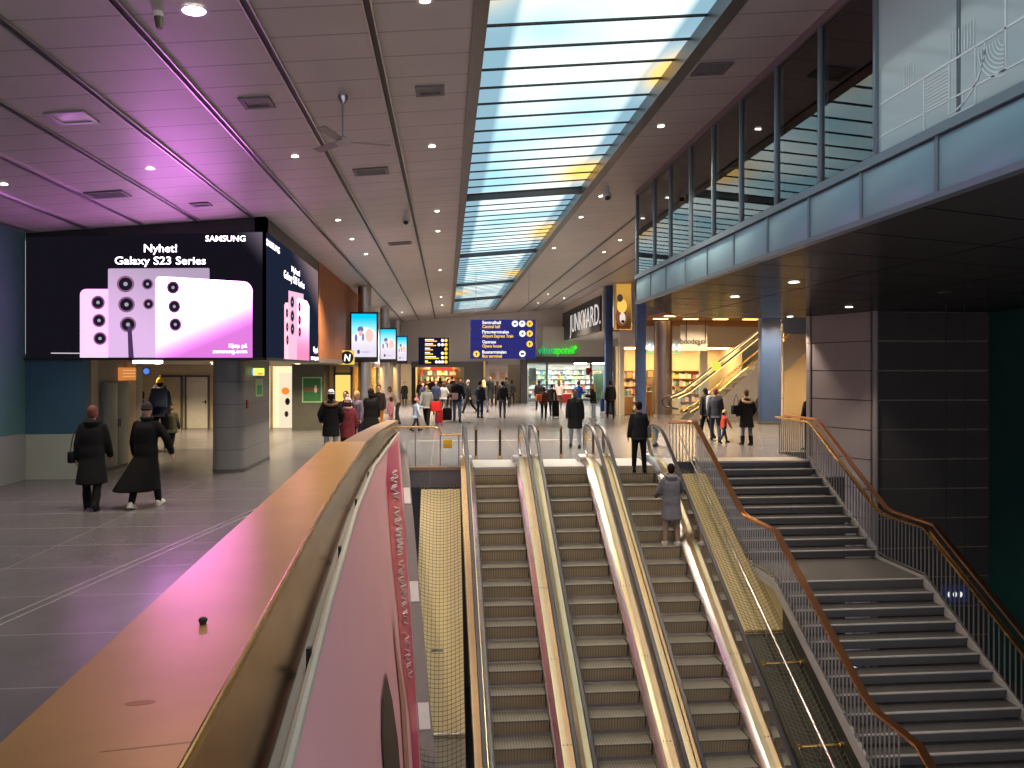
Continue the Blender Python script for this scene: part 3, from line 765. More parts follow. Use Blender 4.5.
mb = MB(); strip(mb, shift(OUT2, .01), shift(INN2, -.01), ZP-.045, ZP-.004); mb.build('coping', pm('worn_coping', (.30, .19, .12), .4, .5, var=.2), t, smooth=20)
mb = MB(); mb.tube([(x+.008, y, ZP-.002) for x, y in OUT], .011, 8); mb.build('edge_bead', m_brass, t)
mb = MB(); OO = [(o_, y_) for o_, y_ in OUT+OUT2[1:]]; vs = []; fs = []
def ledx(y):
    for (a, ya_), (b, yb_) in zip(LED[:-1], LED[1:]):
        if y <= yb_: return a+(b-a)*(y-ya_)/(yb_-ya_)
    return LED[-1][0]
LED = [(-.44, -.5), (-.63, 3.05), (-.79, 5.2), (-1.0, 8.5), (-1.17, 12.5), (-1.19, 19.2)]
YY = sorted(set([y_ for _, y_ in OO]+[y_ for _, y_ in LED if y_ < 19.4]))
def outx(y):
    for (a, ya_), (b, yb_) in zip(OO[:-1], OO[1:]):
        if y <= yb_: return a+(b-a)*(y-ya_)/max(yb_-ya_, 1e-6)
    return OO[-1][0]
for y_ in YY:
    o_ = outx(y_); l_ = max(ledx(y_)-.075, o_+.01); vs += [(o_, y_, ZP-.045), (l_, y_, .755), (l_-.02, y_, .745), (o_-.02, y_, ZP-.045)]
for i in range(len(YY)-1):
    for j in range(4): fs.append((4*i+j, 4*i+(j+1) % 4, 4*i+4+(j+1) % 4, 4*i+4+j))
fs += [(0, 1, 2, 3), tuple(len(vs)-4+j for j in range(4))]
mb.add(vs, fs); mb.build('outer_face', m_bronze, t, smooth=20)
mb = MB(); strip(mb, shift(OUT+OUT2[1:], -.04), INN[:-1]+[(-1.9, 13.5)]+INN2, 0, ZP-.05); mb.build('core', m_mauve, t, smooth=20)
mb = MB(); strip(mb, LED, shift(OUT+OUT2[1:], -.02), .70, .75); mb.build('ledge', pm('ledge_concrete', (.22, .20, .185), .55), t, smooth=20)
mb = MB(); mb.tube([(x+.01, y, .80) for x, y in LED], .028, 8); mb.build('edge_tube', pm('pale_tube', (.45, .41, .35), .4), t)
for k in range(6):
    y = 4.2+2.4*k; x = ledx(y)-.02; mb = MB(); mb.box(x-.012, x+.012, y-.02, y+.02, .74, .86); mb.build('clip', m_black, t, smooth=0)
p = fl(203, 624, ZP); mb = MB(); mb.ball(p+Vector((0, 0, .02)), (.022, .022, .016)); mb.tube([p, p+Vector((0, 0, .012))], .016, 12); mb.build('stud', m_black, t)
p = fl(140, 703, ZP); mb = MB(); mb.disc(p+Vector((0, 0, .0005)), (1, .12, 0), (-.12, 1, 0), .055, .022, (0, 0, .0006), 20); mb.build('rust_spot', pm('rust', (.40, .13, .03), .45), t)
def seam(x0, y0, x1, y1):
    a, b = fl(x0, y0, ZP), fl(x1, y1, ZP); mb = MB(); d = (b-a).normalized(); n_ = Vector((-d.y, d.x, 0))*.004
    mb.prism([a-n_, b-n_, b+n_, a+n_], (0, 0, .0008)); mb.build('seam', pm('seam_dark', (.30, .15, .05), .4), t, smooth=0)
seam(100, 752, 192, 742)
# ---- banner hung on the well side
TOP = [(-.485, 1.5, .77), (-.60, 3.0, .77), (-.84, 10, .77), (-1.0, 14, .77), (-1.165, 19.0, .77)]
A = Vector((-1.165, 19.2, .77)); B = Vector((-.22, 11.0, -5.55))
t = thing('hanging_banner', 'huge pale pink advertising banner with a magenta edge hung below the copper parapet', 'banner', (-.8, 10, .77))
def W(s, q):
    """banner surface: s along from far end (0) to near end (1), q down from the top (0) to the slanting lower edge (1)"""
    yy = 19.2-17.6*s
    x0 = ledx(yy)+.02
    tp = Vector((x0, yy, .77))
    if yy > 11.0: lo = A.lerp(B, (19.2-yy)/8.2)
    else: lo = Vector((B.x, yy, B.z))
    return tp.lerp(lo, q)
mb = MB(); vs = []; fs = []; ns, nq = 40, 12
for i in range(ns+1):
    for j in range(nq+1): vs.append(W(i/ns, j/nq))
nrm = Vector((.03, 0, .0))
k0 = len(vs); vs = vs+[v-nrm for v in vs]
for i in range(ns):
    for j in range(nq):
        a = i*(nq+1)+j; b = a+nq+1; mi = 0
        fs.append((a, a+1, b+1, b)); fs.append((k0+a, k0+b, k0+b+1, k0+a+1))
mb.add(vs, fs, 0); mb.build('cloth', m_pink, t, smooth=40, recalc=False)
def onW(x, y, off=.02):
    best = None
    def err(s, q):
        p = W(s, q); d_ = p.x*S+p.y*C; X = 512+F*(p.x*C-p.y*S)/d_; Y = 370-F*(p.z-HC)/d_; return (X-x)**2+(Y-y)**2
    for i in range(61):
        for j in range(31):
            e = err(i/60*.97, j/30)
            if best is None or e < best[0]: best = (e, i/60*.97, j/30)
    h, g = .016, .033
    for _ in range(9):
        for a in (-1, 0, 1):
            for b in (-1, 0, 1):
                s, q = min(max(best[1]+a*h, 0), .97), min(max(best[2]+b*g, 0), 1); e = err(s, q)
                if e < best[0]: best = (e, s, q)
        h *= .62; g *= .62
    return W(best[1], best[2])+Vector((off, 0, 0))
# magenta border along the slanting edge, and its scribbled script
BL = [(383, 447), (386, 480), (389, 530), (391.6, 560), (397, 610), (402, 660), (408, 715), (413, 768), (416, 800)]
BR = [(397.2, 440), (400, 480), (404, 530), (406.5, 560), (410, 610), (413, 660), (416.5, 715), (419.5, 768), (421.5, 800)]
PL = [onW(*p, .010) for p in BL]; PR = [onW(*p, .010) for p in BR]
mb = MB(); vs = []
for a, b in zip(PL, PR): vs += [a, b]
mb.add(vs, [(2*i, 2*i+1, 2*i+3, 2*i+2) for i in range(len(PL)-1)]); mb.build('magenta_border', m_mag, t, smooth=0)
def EB(v, w):
    """point on the border: v along it, w across"""
    f = v*(len(PL)-1); i = min(int(f), len(PL)-2); f -= i
    return PL[i].lerp(PL[i+1], f).lerp(PR[i].lerp(PR[i+1], f), w)+Vector((.012, 0, 0))
rnd = random.Random(3)
for i in range(22):
    mb = MB()
    v0 = .09+.026*i; pts = [EB(v0+.0052*q, .42+.24*math.sin(q*1.9+i*1.3)+.1*rnd.random()) for q in range(7)]
    if i % 7 == 3: continue
    mb.tube(pts, .008+.008*(1-i/22), 4); mb.build('white_script', pm('banner_white', (.85, .75, .78), .5), t)
# dark lock of hair of the printed figure
mb = MB()
mb.quad(*[onW(x, y) for x, y in ((384, 672), (390, 700), (396, 740), (400, 790), (384, 790), (380, 740), (380, 700))])
mb.build('printed_dark_hair', pm('print_black', (.02, .018, .02), .5), t, smooth=0)
mb = MB(); mb.quad(*[onW(x, y) for x, y in ((391, 608), (396, 650), (403, 700), (408, 780), (404, 780), (399, 700), (394, 650))])
mb.build('printed_skin', pm('print_skin', (.50, .22, .17), .5), t, smooth=0)
# ---- inclined stringer below the banner, with white plates
t = thing('inclined_stringer', 'sloping mauve grey stringer carrying square white plates beside the banner', 'stringer', (-1.0, 18.8, 0))
PA, PB = Vector((-1.14, 19.0, .60)), Vector((-.21, 11.0, -5.60))
def PS(y_): return PA.lerp(PB, (19.0-y_)/8.0)
mb = MB(); a, b = PA, PB; w0, w1 = .16, .27
mb.prism([a, b, b+Vector((0, 0, -.25)), a+Vector((0, 0, -.25))], (.0, 0, 0)) if False else None
vs = [a, a+Vector((w0, 0, 0)), b+Vector((w1, 0, 0)), b, a-Vector((0, 0, .3)), a+Vector((w0, 0, -.3)), b+Vector((w1, 0, -.3)), b-Vector((0, 0, .3))]
mb.add(vs, [(0, 1, 2, 3), (7, 6, 5, 4), (0, 4, 5, 1), (1, 5, 6, 2), (2, 6, 7, 3), (3, 7, 4, 0)]); mb.build('beam', m_mauve, t, smooth=0)
for y_ in (17.75, 15.7, 13.65, 11.6):
    p = PS(y_); q = PS(y_-.38); w = w0+(w1-w0)*(19-y_)/8
    mb = MB(); up = Vector((0, 0, .02))
    mb.prism([p+up*.2+Vector((.01, 0, 0)), p+up*.2+Vector((w*.86, 0, 0)), q+up*.2+Vector((w*.86, 0, 0)), q+up*.2+Vector((.01, 0, 0))], up); mb.build('plate', m_wplate, t, smooth=0)
t = thing('lamp_bracket', 'small dark bracket lamp fixed low beside the net left of the escalators', 'bracket', (-.15, 14.2, -3))
p = atd(433, 652, 14.7)
mb = MB(); mb.bbox(p.x-.03, p.x+.03, p.y-.05, p.y+.05, p.z-.55, p.z, .01); mb.build('arm', m_black, t)
mb = MB(); mb.bbox(p.x-.03, p.x+.20, p.y-.05, p.y+.03, p.z-.02, p.z+.06, .01); mb.build('head', m_bal, t)
# ---- guard at the far end of the gap, with a yellow plate
t = thing('well_guard', 'low gold railed guard with a yellow plate at the head of the gap', 'guard', (-.5, 18.65, 0))
z_ = .97
mb = MB(); mb.tube([(-1.3, 18.7, z_), (-.30, 18.7, z_), (-.20, 18.7, z_-.06), (-.12, 18.7, .78), (.36, 18.7, .78)], .028, 10); mb.build('handrail', m_brass, t)
for xx in (-.75, -.15, .30):
    mb = MB(); mb.tube([(xx, 18.7, 0), (xx, 18.7, .77 if xx > -.2 else z_)], .014, 8); mb.build('post', m_bal, t)
mb = MB(); mb.box(-1.25, .30, 18.695, 18.705, .06, .72); mb.build('glass_panel', m_glass, t, smooth=0)
mb = MB(); mb.bbox(-.08, .14, 18.66, 18.675, .46, .66, .004); mb.build('plate', m_yellow, t)
mb = MB(); mb.box(-1.3, .36, 18.46, 18.75, -.05, .015); mb.build('kerb', pm('kerb_bronze', (.30, .20, .13), .4, .4), t, smooth=0)
# pale guide strips inlaid in the floor of the left side
for k, dx in enumerate((0, .13)):
    a, b = Vector((-4.75+dx, 4.4, .001)), Vector((-3.0+dx, 14.6, .001)); d = (b-a).normalized(); n_ = Vector((-d.y, d.x, 0))*.012
    mb = MB(); mb.prism([a-n_, b-n_, b+n_, a+n_], (0, 0, .003)); o = mb.build('floor_strip', pm('inlay_steel', (.5, .5, .5), .3, .6), None, smooth=0)
    tag(o, ['left one of two thin pale strips inlaid in the purple lit floor', 'right one of two thin pale strips inlaid in the purple lit floor'][k], 'floor strip')
a = fl(410, 441); 
mb = MB(); mb.box(-1.2, 5.2, a.y-.03, a.y+.03, .0, .004); o = mb.build('floor_strip', pm('pale_tape', (.55, .53, .50), .5), None, smooth=0); tag(o, 'pale strip across the hall floor before the escalator landing', 'floor strip')
# ================================================================== luminous adverts
def grad(name, c0, c1, axis, lo, hi, k=1.):
    """screen picture: emission colour running from c0 to c1 along an object axis"""
    if name in MATS: return MATS[name]
    m, nt, out = _new(name); e = nt.nodes.new('ShaderNodeEmission'); nt.links.new(e.outputs[0], out.inputs[0])
    tc = nt.nodes.new('ShaderNodeTexCoord'); sp = nt.nodes.new('ShaderNodeSeparateXYZ'); nt.links.new(tc.outputs['Object'], sp.inputs[0])
    s = None
    for i, a in enumerate(axis):
        if not a: continue
        v = math_node(nt, 'MULTIPLY', sp.outputs[i], a); s = v if s is None else math_node(nt, 'ADD', s, v)
    mr = nt.nodes.new('ShaderNodeMapRange'); mr.interpolation_type = 'SMOOTHSTEP'; mr.inputs[1].default_value = lo; mr.inputs[2].default_value = hi
    nt.links.new(s, mr.inputs[0])
    mx = nt.nodes.new('ShaderNodeMix'); mx.data_type = 'RGBA'; nt.links.new(mr.outputs[0], mx.inputs[0])
    mx.inputs[6].default_value = (*c0, 1); mx.inputs[7].default_value = (*c1, 1)
    nt.links.new(mx.outputs[2], e.inputs[0]); e.inputs[1].default_value = k
    MATS[name] = m; return m
KB = 3.2
e_white = em('screen_white', (1, .86, 1), 3.0)
e_lens = em('screen_lens', (.012, .008, .016), 1)
e_lensrim = em('screen_lens_rim', (.22, .10, .2), 1.)
e_lensglint = em('screen_lens_glint', (.30, .30, .38), 1)
t = thing('billboard', 'huge dark corner billboard with glowing pink phones over the passage', 'billboard', (-3.96, 17.3, 2.57))
e_p1 = em('screen_pink', (1.9, .56, 1.95), 1.)
e_p2 = grad('screen_lilac', (.36, .28, .40), (.62, .40, .66), (-.4, 0, -.9), -1.2, .6, 1.)
e_p2s = em('screen_lilac_side', (.85, .46, .62), 1.)
e_p3 = grad('screen_pink_white', (.62, .17, .60), (14., 3.7, 15.), (-.45, 0, 1.), .85, 2.6, 1.)
e_p3s = grad('screen_pink_white_side', (.85, .25, .45), (4.2, 1.9, 2.8), (0, 0, 1.), .2, 2.4, 1.)
e_bg = grad('screen_backdrop', (.006, .005, .009), (.16, .13, .18), (.9, 0, .75), 1.4, 2.35, 1.)  # grey sheen towards the top right is put into the backdrop's glow colour
e_bgs = grad('screen_backdrop_side', (.010, .014, .030), (.20, .14, .15), (0, .26, .75), 2.7, 3.75, 1.)
mb = MB()
mb.prism([(-9.0, 17.31, 2.575), (-3.97, 17.31, 2.575), (-3.97, 17.31, zc(-3.97)), (-9.0, 17.31, zc(-9.0))], (0, .24, 0))
mb.prism([(-4.2, 17.31, 2.575), (-3.97, 17.31, 2.575), (-3.97, 17.31, zc(-3.97)), (-4.2, 17.31, zc(-4.2))], (0, 6.99, 0))
mb.build('casing', pm('billboard_casing', (.018, .016, .02), .35), t, smooth=0)
mb = MB(); mb.box(-9, -3.94, 17.24, 17.31, 2.56, 2.62); mb.box(-3.97, -3.93, 17.24, 24.3, 2.56, 2.62); mb.build('lower_trim', m_black, t, smooth=0)
FR = lambda o: (lambda x, y: onY(x, y, 17.30-o))
SD = lambda o: (lambda x, y: onX(x, y, -3.962+o))
def rr(x0, y0, x1, y1, rl, rr_, sl=0., n=6):
    """pixel outline of a phone standing on the lower edge, upper corners rounded; sl = drop of the top edge to the right"""
    P = [(x0, y1)]
    for k in range(n+1):
        a = PI-PI/2*k/n; P.append((x0+rl+rl*math.cos(a), y0+rl-rl*math.sin(a)))
    for k in range(n+1):
        a = PI/2-PI/2*k/n; P.append((x1-rr_+rr_*math.cos(a), y0+sl+rr_-rr_*math.sin(a)))
    P.append((x1, y1)); return P
def circ(cx, cy, rx, ry, n=18): return [(cx+rx*math.cos(2*PI*k/n), cy+ry*math.sin(2*PI*k/n)) for k in range(n)]
def flat(parent, name, poly, fn, mat, th=None):
    mb = MB(); mb.add([fn(*p) for p in poly], [list(range(len(poly)))]); return mb.build(name, mat, parent, smooth=0, recalc=False)
s1 = flat(t, 'front_screen', rr(25.9, 237, 262.5, 360.3, .5, .5, -5), FR(.0), e_bg)
yl, yr = 17.34, 24.2
mb = MB(); mb.add([(-3.962, yl, 2.63), (-3.962, yr, 2.63), (-3.962, yr, 5.40), (-3.962, yl, 5.40)], [(0, 1, 2, 3)]); s2 = mb.build('side_screen', e_bgs, t, smooth=0, recalc=False)
ph = flat(s1, 'phone_picture', rr(80, 289, 116, 360, 6, 3), FR(.006), e_p1)
ph2 = flat(s1, 'phone_picture', rr(108, 268.5, 209.5, 360, 1.5, 1.5, -.5), FR(.012), e_p2)
ph3 = flat(s1, 'phone_picture', rr(155.5, 276.5, 252.5, 360, 5, 10, 5), FR(.018), e_p3)
def lenses(parent, fnbase, L_, o):
    for (cx, cy, rx, ry) in L_:
        mb = MB()
        for k, (mi, f) in enumerate(((0, 1.), (1, .78), (2, .25))):
            P = circ(cx, cy, rx*f, ry*f); fn = fnbase(o+.003*k); mb.add([fn(*p) for p in P], [list(range(len(P)))], mi)
        mb.build('lens_picture', [e_lensrim, e_lens, e_lensglint], parent, smooth=0, recalc=False)
lenses(s1, FR, [(98, 302.5, 7, 7), (99, 320.5, 6.8, 6.8), (100, 338.5, 6.8, 6.6)], .010)
lenses(s1, FR, [(125.5, 284, 8.8, 8.4), (126.5, 304.5, 8.4, 8.), (128, 324.5, 8.2, 7.8), (147.5, 284, 5.6, 5.6), (148.5, 304, 5.4, 5.4)], .015)
lenses(s1, FR, [(173, 287.5, 6.4, 6.6), (174.3, 306.5, 6.2, 6.6), (175.3, 324.5, 6.2, 6.6)], .022)
flat(s1, 'stylus_picture', [(127.5, 326), (131.5, 326), (134, 360), (128.5, 360)], FR(.020), em('stylus_grey', (.06, .03, .09), 1))
def lettering(parent, fn, items, mat, name='lettering'):
    for (s, x, yb, h, w, al) in items:
        mb = MB()
        o = fn(x, yb); ex = fn(x+5, yb)-o; px = (fn(x+.5, yb)-fn(x-.5, yb)).length; ey = Vector((0, 0, 1)); pz = (fn(x, yb-1)-o).length
        mb.text(s, o, ex, ey, h*pz, w*px, 0, .012, al)
        mb.build(name, mat, parent, smooth=0, recalc=False)
lettering(s1, FR(.008), [('Nyhet!', 160.5, 252, 8.2, 33, 'C'), ('Galaxy S23 Series', 160.5, 264.3, 8, 91, 'C'), ('SAMSUNG', 225.5, 241.3, 6, 40, 'C')], e_white)
lettering(s1, FR(.024), [('Kjøp på', 247, 347.5, 4, 18, 'R'), ('samsung.com', 247, 353, 3.8, 34, 'R')], e_white)
mb = MB(); f_ = FR(.008); mb.add([f_(51, 352.6), f_(80, 352.8), f_(80, 353.8), f_(51, 353.6)], [(0, 1, 2, 3)]); mb.build('small_print', em('screen_dim_white', (.5, .45, .5), 1), s1, smooth=0, recalc=False)
flat(s2, 'phone_picture', [(284.3, 360.8), (284.3, 305), (285.5, 302.5), (292, 303), (292, 361)], SD(.006), em('screen_pale_pink', (1., .50, .60), 1.2))
flat(s2, 'phone_picture', [(288.5, 361), (288.5, 290.5), (303.5, 294), (303.5, 361.6)], SD(.012), e_p2s)
flat(s2, 'phone_picture', [(297, 361.3), (297, 299), (298, 297.5), (307, 301), (309.3, 306), (309.3, 362)], SD(.018), e_p3s)
lenses(s2, SD, [(287, 313, 1.2, 5), (287.2, 327, 1.2, 5), (287.4, 340, 1.2, 5)], .010)
lenses(s2, SD, [(292.3, 302, 1.9, 6), (292.4, 316, 1.9, 6), (292.5, 329, 1.9, 6)], .015)
lenses(s2, SD, [(299.5, 307, 1.3, 5), (299.6, 320, 1.3, 5), (299.7, 332, 1.3, 5)], .022)
q = lambda x, y: onX(x, y, -3.962)
def side_text(s, xc, yb, h, Yw):
    mb = MB(); o = q(xc, yb); pz = (q(xc, yb-1)-o).length; mb.text(s, o+Vector((.008, 0, 0)), (0, 1, 0), (0, 0, 1), h*pz, Yw, 0, .014, 'C'); mb.build('lettering', e_white, s2, smooth=0, recalc=False)
side_text('SAMSUNG', 273, 249.5, 6.5, 1.35); side_text('Nyhet!', 295.5, 274, 6, 1.1); side_text('Galaxy S23 Series', 294.5, 283.5, 7.5, 2.7)
side_text('Kjøp på', 315.5, 352, 5.5, .8); side_text('samsung.com', 314.5, 360, 5, 1.3)
mb = MB(); mb.bbox(-6.75, -6.15, 17.2, 17.31, 2.49, 2.559, .01); o = mb.build('strip_light', em('strip_light_glow', (1, .95, .85), 4.), None); tag(o, 'small white strip light under the lower edge of the pink phone billboard', 'light')
# the three hanging screens
for i, (Y, lab, x, y0, y1, w) in enumerate(((30.9, 'largest and nearest of three hanging advert screens, cyan sky over white', 364, 312, 362, 28), (41.4, 'middle one of three hanging advert screens with a cyan top', 388, 328, 362.5, 17.5), (52, 'farthest and smallest of three hanging cyan advert screens', 402, 336, 363.5, 11))):
    a = onY(x-w/2, y0, Y); b = onY(x+w/2, y1, Y); x0, x1, z1, z0 = a.x, b.x, a.z, b.z
    t = thing('advert_screen', lab, 'screen', ((x0+x1)/2, Y, z0), 'hanging advert screens')
    mb = MB(); mb.bbox(x0, x1, Y, Y+.16, z0, z1, .02); mb.build('casing', m_black, t)
    zz = (z1-z0); X0, X1, Z0, Z1 = x0+.06, x1-.06, z0+.2*zz/2, z1-.07
    g = grad('advert_sky', (.42, .86, .95), (.0, .50, .80), (0, 0, 1), 1.05, 1.8, 1.05)
    mb = MB(); mb.add([(X0, Y-.004, Z0), (X1, Y-.004, Z0), (X1, Y-.004, Z1), (X0, Y-.004, Z1)], [(0, 1, 2, 3)]); sc = mb.build('screen', g, t, smooth=0, recalc=False)
    def SP_(u, v): return Vector((X0+(X1-X0)*u, Y-.006, Z0+(Z1-Z0)*v))
    mb = MB(); P = [(0, 0), (1, 0), (1, .56), (.85, .64), (.6, .70), (.42, .68), (.25, .60), (.1, .53), (0, .48)]; mb.add([SP_(*p) for p in P], [list(range(len(P)))]); mb.build('snow_picture', grad('advert_snow', (.80, .72, .86), (.95, .93, .97), (0, 0, 1), .4, 1.1, .85), sc, smooth=0, recalc=False)
    def blob(nm, cu, cv, ru, rv, col, o):
        mb = MB(); P = [SP_(cu+ru*math.cos(2*PI*k/14), cv+rv*math.sin(2*PI*k/14))+Vector((0, -.002*o, 0)) for k in range(14)]; mb.add(P, [list(range(14))]); mb.build(nm, em('advert_%s_%d' % (nm, int(col[0]*100)), col, 1.), sc, smooth=0, recalc=False)
    blob('figure_picture', .72, .50, .16, .15, (1.1, .52, .45), 1); blob('figure_picture', .36, .64, .12, .07, (.12, .14, .32), 1); blob('figure_picture', .36, .55, .07, .07, (.75, .38, .38), 2)
    blob('figure_picture', .18, .44, .05, .09, (.12, .14, .32), 1); blob('figure_picture', .46, .46, .05, .09, (.20, .22, .42), 1); blob('figure_picture', .28, .12, .06, .05, (.05, .06, .15), 1)
    mb = MB(); mb.add([SP_(.4, .10)+Vector((0, -.003, 0)), SP_(.72, .10)+Vector((0, -.003, 0)), SP_(.72, .13)+Vector((0, -.003, 0)), SP_(.4, .13)+Vector((0, -.003, 0))], [(0, 1, 2, 3)]); mb.build('caption_bar', em('advert_caption', (.45, .45, .6), 1), sc, smooth=0, recalc=False)
    mb = MB(); mb.bbox((x0+x1)/2-.1, (x0+x1)/2+.1, Y+.16, Y+.75, z0+zz*.6, z0+zz*.7, .01); mb.build('bracket', m_dgrey, t)
# round shop logo sign beside them
c = onY(347, 357.5, 29.6); t = thing('logo_sign', 'small yellow box sign with a white letter N in a black disc', 'sign', c)
mb = MB(); mb.bbox(c.x-.27, c.x+.27, c.y, c.y+.12, c.z-.27, c.z+.27, .02); mb.build('box', em('logo_yellow', (.85, .55, .08), .9), t)
mb = MB(); mb.disc(c+Vector((0, -.004, 0)), (1, 0, 0), (0, 0, 1), .245); mb.build('disc', m_black, t, smooth=0, recalc=False)
mb = MB(); mb.text('N', c+Vector((0, -.01, -.13)), (1, 0, 0), (.12, 0, 1), .26, .22, 0, .03, 'C'); mb.build('letter', em('logo_white', (1, 1, .95), 1.2), t, smooth=0, recalc=False)
# ================================================================== blue hanging direction sign
e_sb = em('sign_blue', (.030, .030, .20), .75); e_sw = em('sign_white', (1, 1, .97), 1.0); e_sy = em('sign_yellow', (1, .62, .06), 1.)
YS = 30.
def sgn(x, y, o=0.): return onY(x, y, YS-o)
a, b = sgn(470, 319.5), sgn(535.5, 358.8)
t = thing('direction_sign', 'large blue hanging direction sign with white and yellow lettering', 'sign', ((a.x+b.x)/2, YS, b.z))
rows = [319.5, 328.9, 338.9, 349.0, 358.8]
for k in range(4):
    p, q = sgn(470.3, rows[k]), sgn(535.5, rows[k+1]); mb = MB(); mb.bbox(p.x, q.x, YS, YS+.14, q.z+.008, p.z-.008, .008); mb.build('panel', e_sb, t)
mb = MB(); mb.box(a.x, b.x, YS+.02, YS+.12, b.z, a.z); mb.build('frame', m_dgrey, t, smooth=0)
items = [('Sentralhall', 'Central hall', 0, 18.5, 17.5), ('Flytogterminalen', 'Airport Express Train', 1, 26.5, 31), ('Operaen', 'Opera house', 2, 13.5, 19.5), ('Bussterminalen', 'Bus terminal', 3, 24, 19.5)]
for (s1_, s2_, k, w1_, w2_) in items:
    for (s, yy, w, mt) in ((s1_, rows[k]+4.4, w1_, e_sw), (s2_, rows[k]+8.5, w2_, e_sy)):
        mb = MB(); pz = (sgn(500, 340)-sgn(500, 341)).length; px = (sgn(500, 340)-sgn(501, 340)).length
        mb.text(s, sgn(482.3, yy, .006), (1, 0, 0), (0, 0, 1), 3.2*pz, w*px, 0, .02, 'L'); mb.build('lettering', mt, t, smooth=0, recalc=False)
def picto(x, y, mt, kind):
    c = sgn(x, y, .006); r = .125; mb = MB(); mb.disc(c, (1, 0, 0), (0, 0, 1), r); d_ = Vector((0, -.004, 0))
    def bar(u0, v0, u1, v1): mb.add([c+d_+Vector((u0*r, 0, v0*r)), c+d_+Vector((u1*r, 0, v0*r)), c+d_+Vector((u1*r, 0, v1*r)), c+d_+Vector((u0*r, 0, v1*r))], [(0, 1, 2, 3)], 1)
    if kind == 'up':
        mb.add([c+d_+Vector((u*r, 0, v*r)) for u, v in ((-.45, 0), (0, .5), (.45, 0), (.15, 0), (.15, -.55), (-.15, -.55), (-.15, 0))], [list(range(7))], 1)
    elif kind == 'cup': bar(-.35, -.3, .3, .25); bar(.3, -.1, .55, .15)
    elif kind == 'bars': bar(-.35, -.5, -.2, .5); bar(-.2, .05, .35, .5)
    elif kind == 'plane':
        mb.add([c+d_+Vector((u*r, 0, v*r)) for u, v in ((-.6, -.1), (-.1, .1), (.2, .55), (.35, .5), (.2, .05), (.6, .0), (.55, -.2), (.1, -.25), (-.2, -.6), (-.3, -.5), (-.15, -.2))], [list(range(11))], 1)
    elif kind == 'bus': bar(-.55, -.3, .55, .3)
    mb.build('pictogram', [mt, e_sb], t, smooth=0, recalc=False)
picto(515, 323.7, e_sw, 'cup'); picto(522.2, 323.7, e_sw, 'bars'); picto(529.7, 323.7, e_sy, 'up')
picto(522.4, 333.6, e_sw, 'plane'); picto(529.7, 333.6, e_sy, 'up'); picto(529.7, 344, e_sy, 'up'); picto(522.4, 353.8, e_sw, 'bus'); picto(476.4, 354, e_sy, 'up')
for x in (476, 529):
    p = sgn(x, 319.5); mb = MB(); mb.tube([p+Vector((0, .07, 0)), Vector((p.x, p.y+.07, zc(p.x)))], .009, 6); mb.build('hanger', m_alu, t)
# small departure style sign on the far wall
YS = 50.
t = thing('direction_sign', 'smaller dark hanging sign with rows of yellow entries left of the big blue one', 'sign', sgn(433, 365))
p, q = sgn(418.5, 337.5), sgn(449, 364.8); mb = MB(); mb.bbox(p.x, q.x, YS, YS+.15, q.z, p.z, .01); mb.build('panel', em('sign_navy', (.012, .012, .035), .6), t)
mb = MB()
for k in range(6):
    yy = 340+4.3*k
    for j, (x0, x1) in enumerate([(425, 437), (425, 436), (425, 433), (425, 433), (425, 439), (425, 431)][k:k+1]):
        mb.add([sgn(x0, yy-.9, .005), sgn(x1-3, yy-.9, .005), sgn(x1-3, yy+.2, .005), sgn(x0, yy+.2, .005)], [(0, 1, 2, 3)], 1); mb.add([sgn(x0, yy+.6, .005), sgn(x1, yy+.6, .005), sgn(x1, yy+1.7, .005), sgn(x0, yy+1.7, .005)], [(0, 1, 2, 3)], 0)
    mb.disc(sgn(446, yy+.4, .005), (1, 0, 0), (0, 0, 1), .11, n=14)
    for xx in ([442.5], [442.5, 439], [], [442.5], [442.5], [442.5, 439.5, 436.5])[k]: mb.disc(sgn(xx, yy+.4, .005), (1, 0, 0), (0, 0, 1), .10, n=14, mi=1)
mb.build('entries', [e_sy, e_sw], t, smooth=0, recalc=False)
for x in (421, 446):
    p = sgn(x, 337.5); mb = MB(); mb.tube([p+Vector((0, .07, 0)), Vector((p.x, p.y+.07, zc(p.x)))], .008, 6); mb.build('hanger', m_alu, t)
# ================================================================== shops
e_warm = em('lamp_warm', (1., .72, .36), 14.); e_cool = em('lamp_cool', (.92, 1., .97), 13.); e_amber = em('lamp_amber', (1., .68, .32), 20.)
def room(t, x0, x1, y0, y1, z1, mat, floor=True, open_sides=('front',), lamp=e_warm, nl=3, flo=None):
    mb = MB(); th = .06
    if 'back' not in open_sides: mb.box(x0, x1, y1, y1+th, 0.005, z1)
    if 'left' not in open_sides: mb.box(x0-th, x0, y0, y1, 0.005, z1)
    if 'right' not in open_sides: mb.box(x1, x1+th, y0, y1, 0.005, z1)
    mb.box(x0-th, x1+th, y0, y1+th, z1, z1+th); mb.build('inner_wall', mat, t, smooth=0)
    lx = (x1-x0); ly = (y1-y0)
    for k in range(nl):
        if lx >= ly:
            c = x0+lx*(k+.5)/nl; mb = MB(); mb.box(c-lx*.3/nl, c+lx*.3/nl, y0+ly*.3, y0+ly*.7, z1-.05, z1-.005)
        else:
            c = y0+ly*(k+.5)/nl; mb = MB(); mb.box(x0+lx*.25, x0+lx*.75, c-ly*.3/nl, c+ly*.3/nl, z1-.05, z1-.005)
        mb.build('light_panel', lamp, t, smooth=0)
PROD = [pm('goods_%d' % i, c, .5) for i, c in enumerate([(.65, .60, .55), (.55, .12, .10), (.62, .42, .12), (.15, .30, .40), (.70, .66, .62), (.30, .45, .20), (.08, .08, .09), (.72, .45, .40)])]
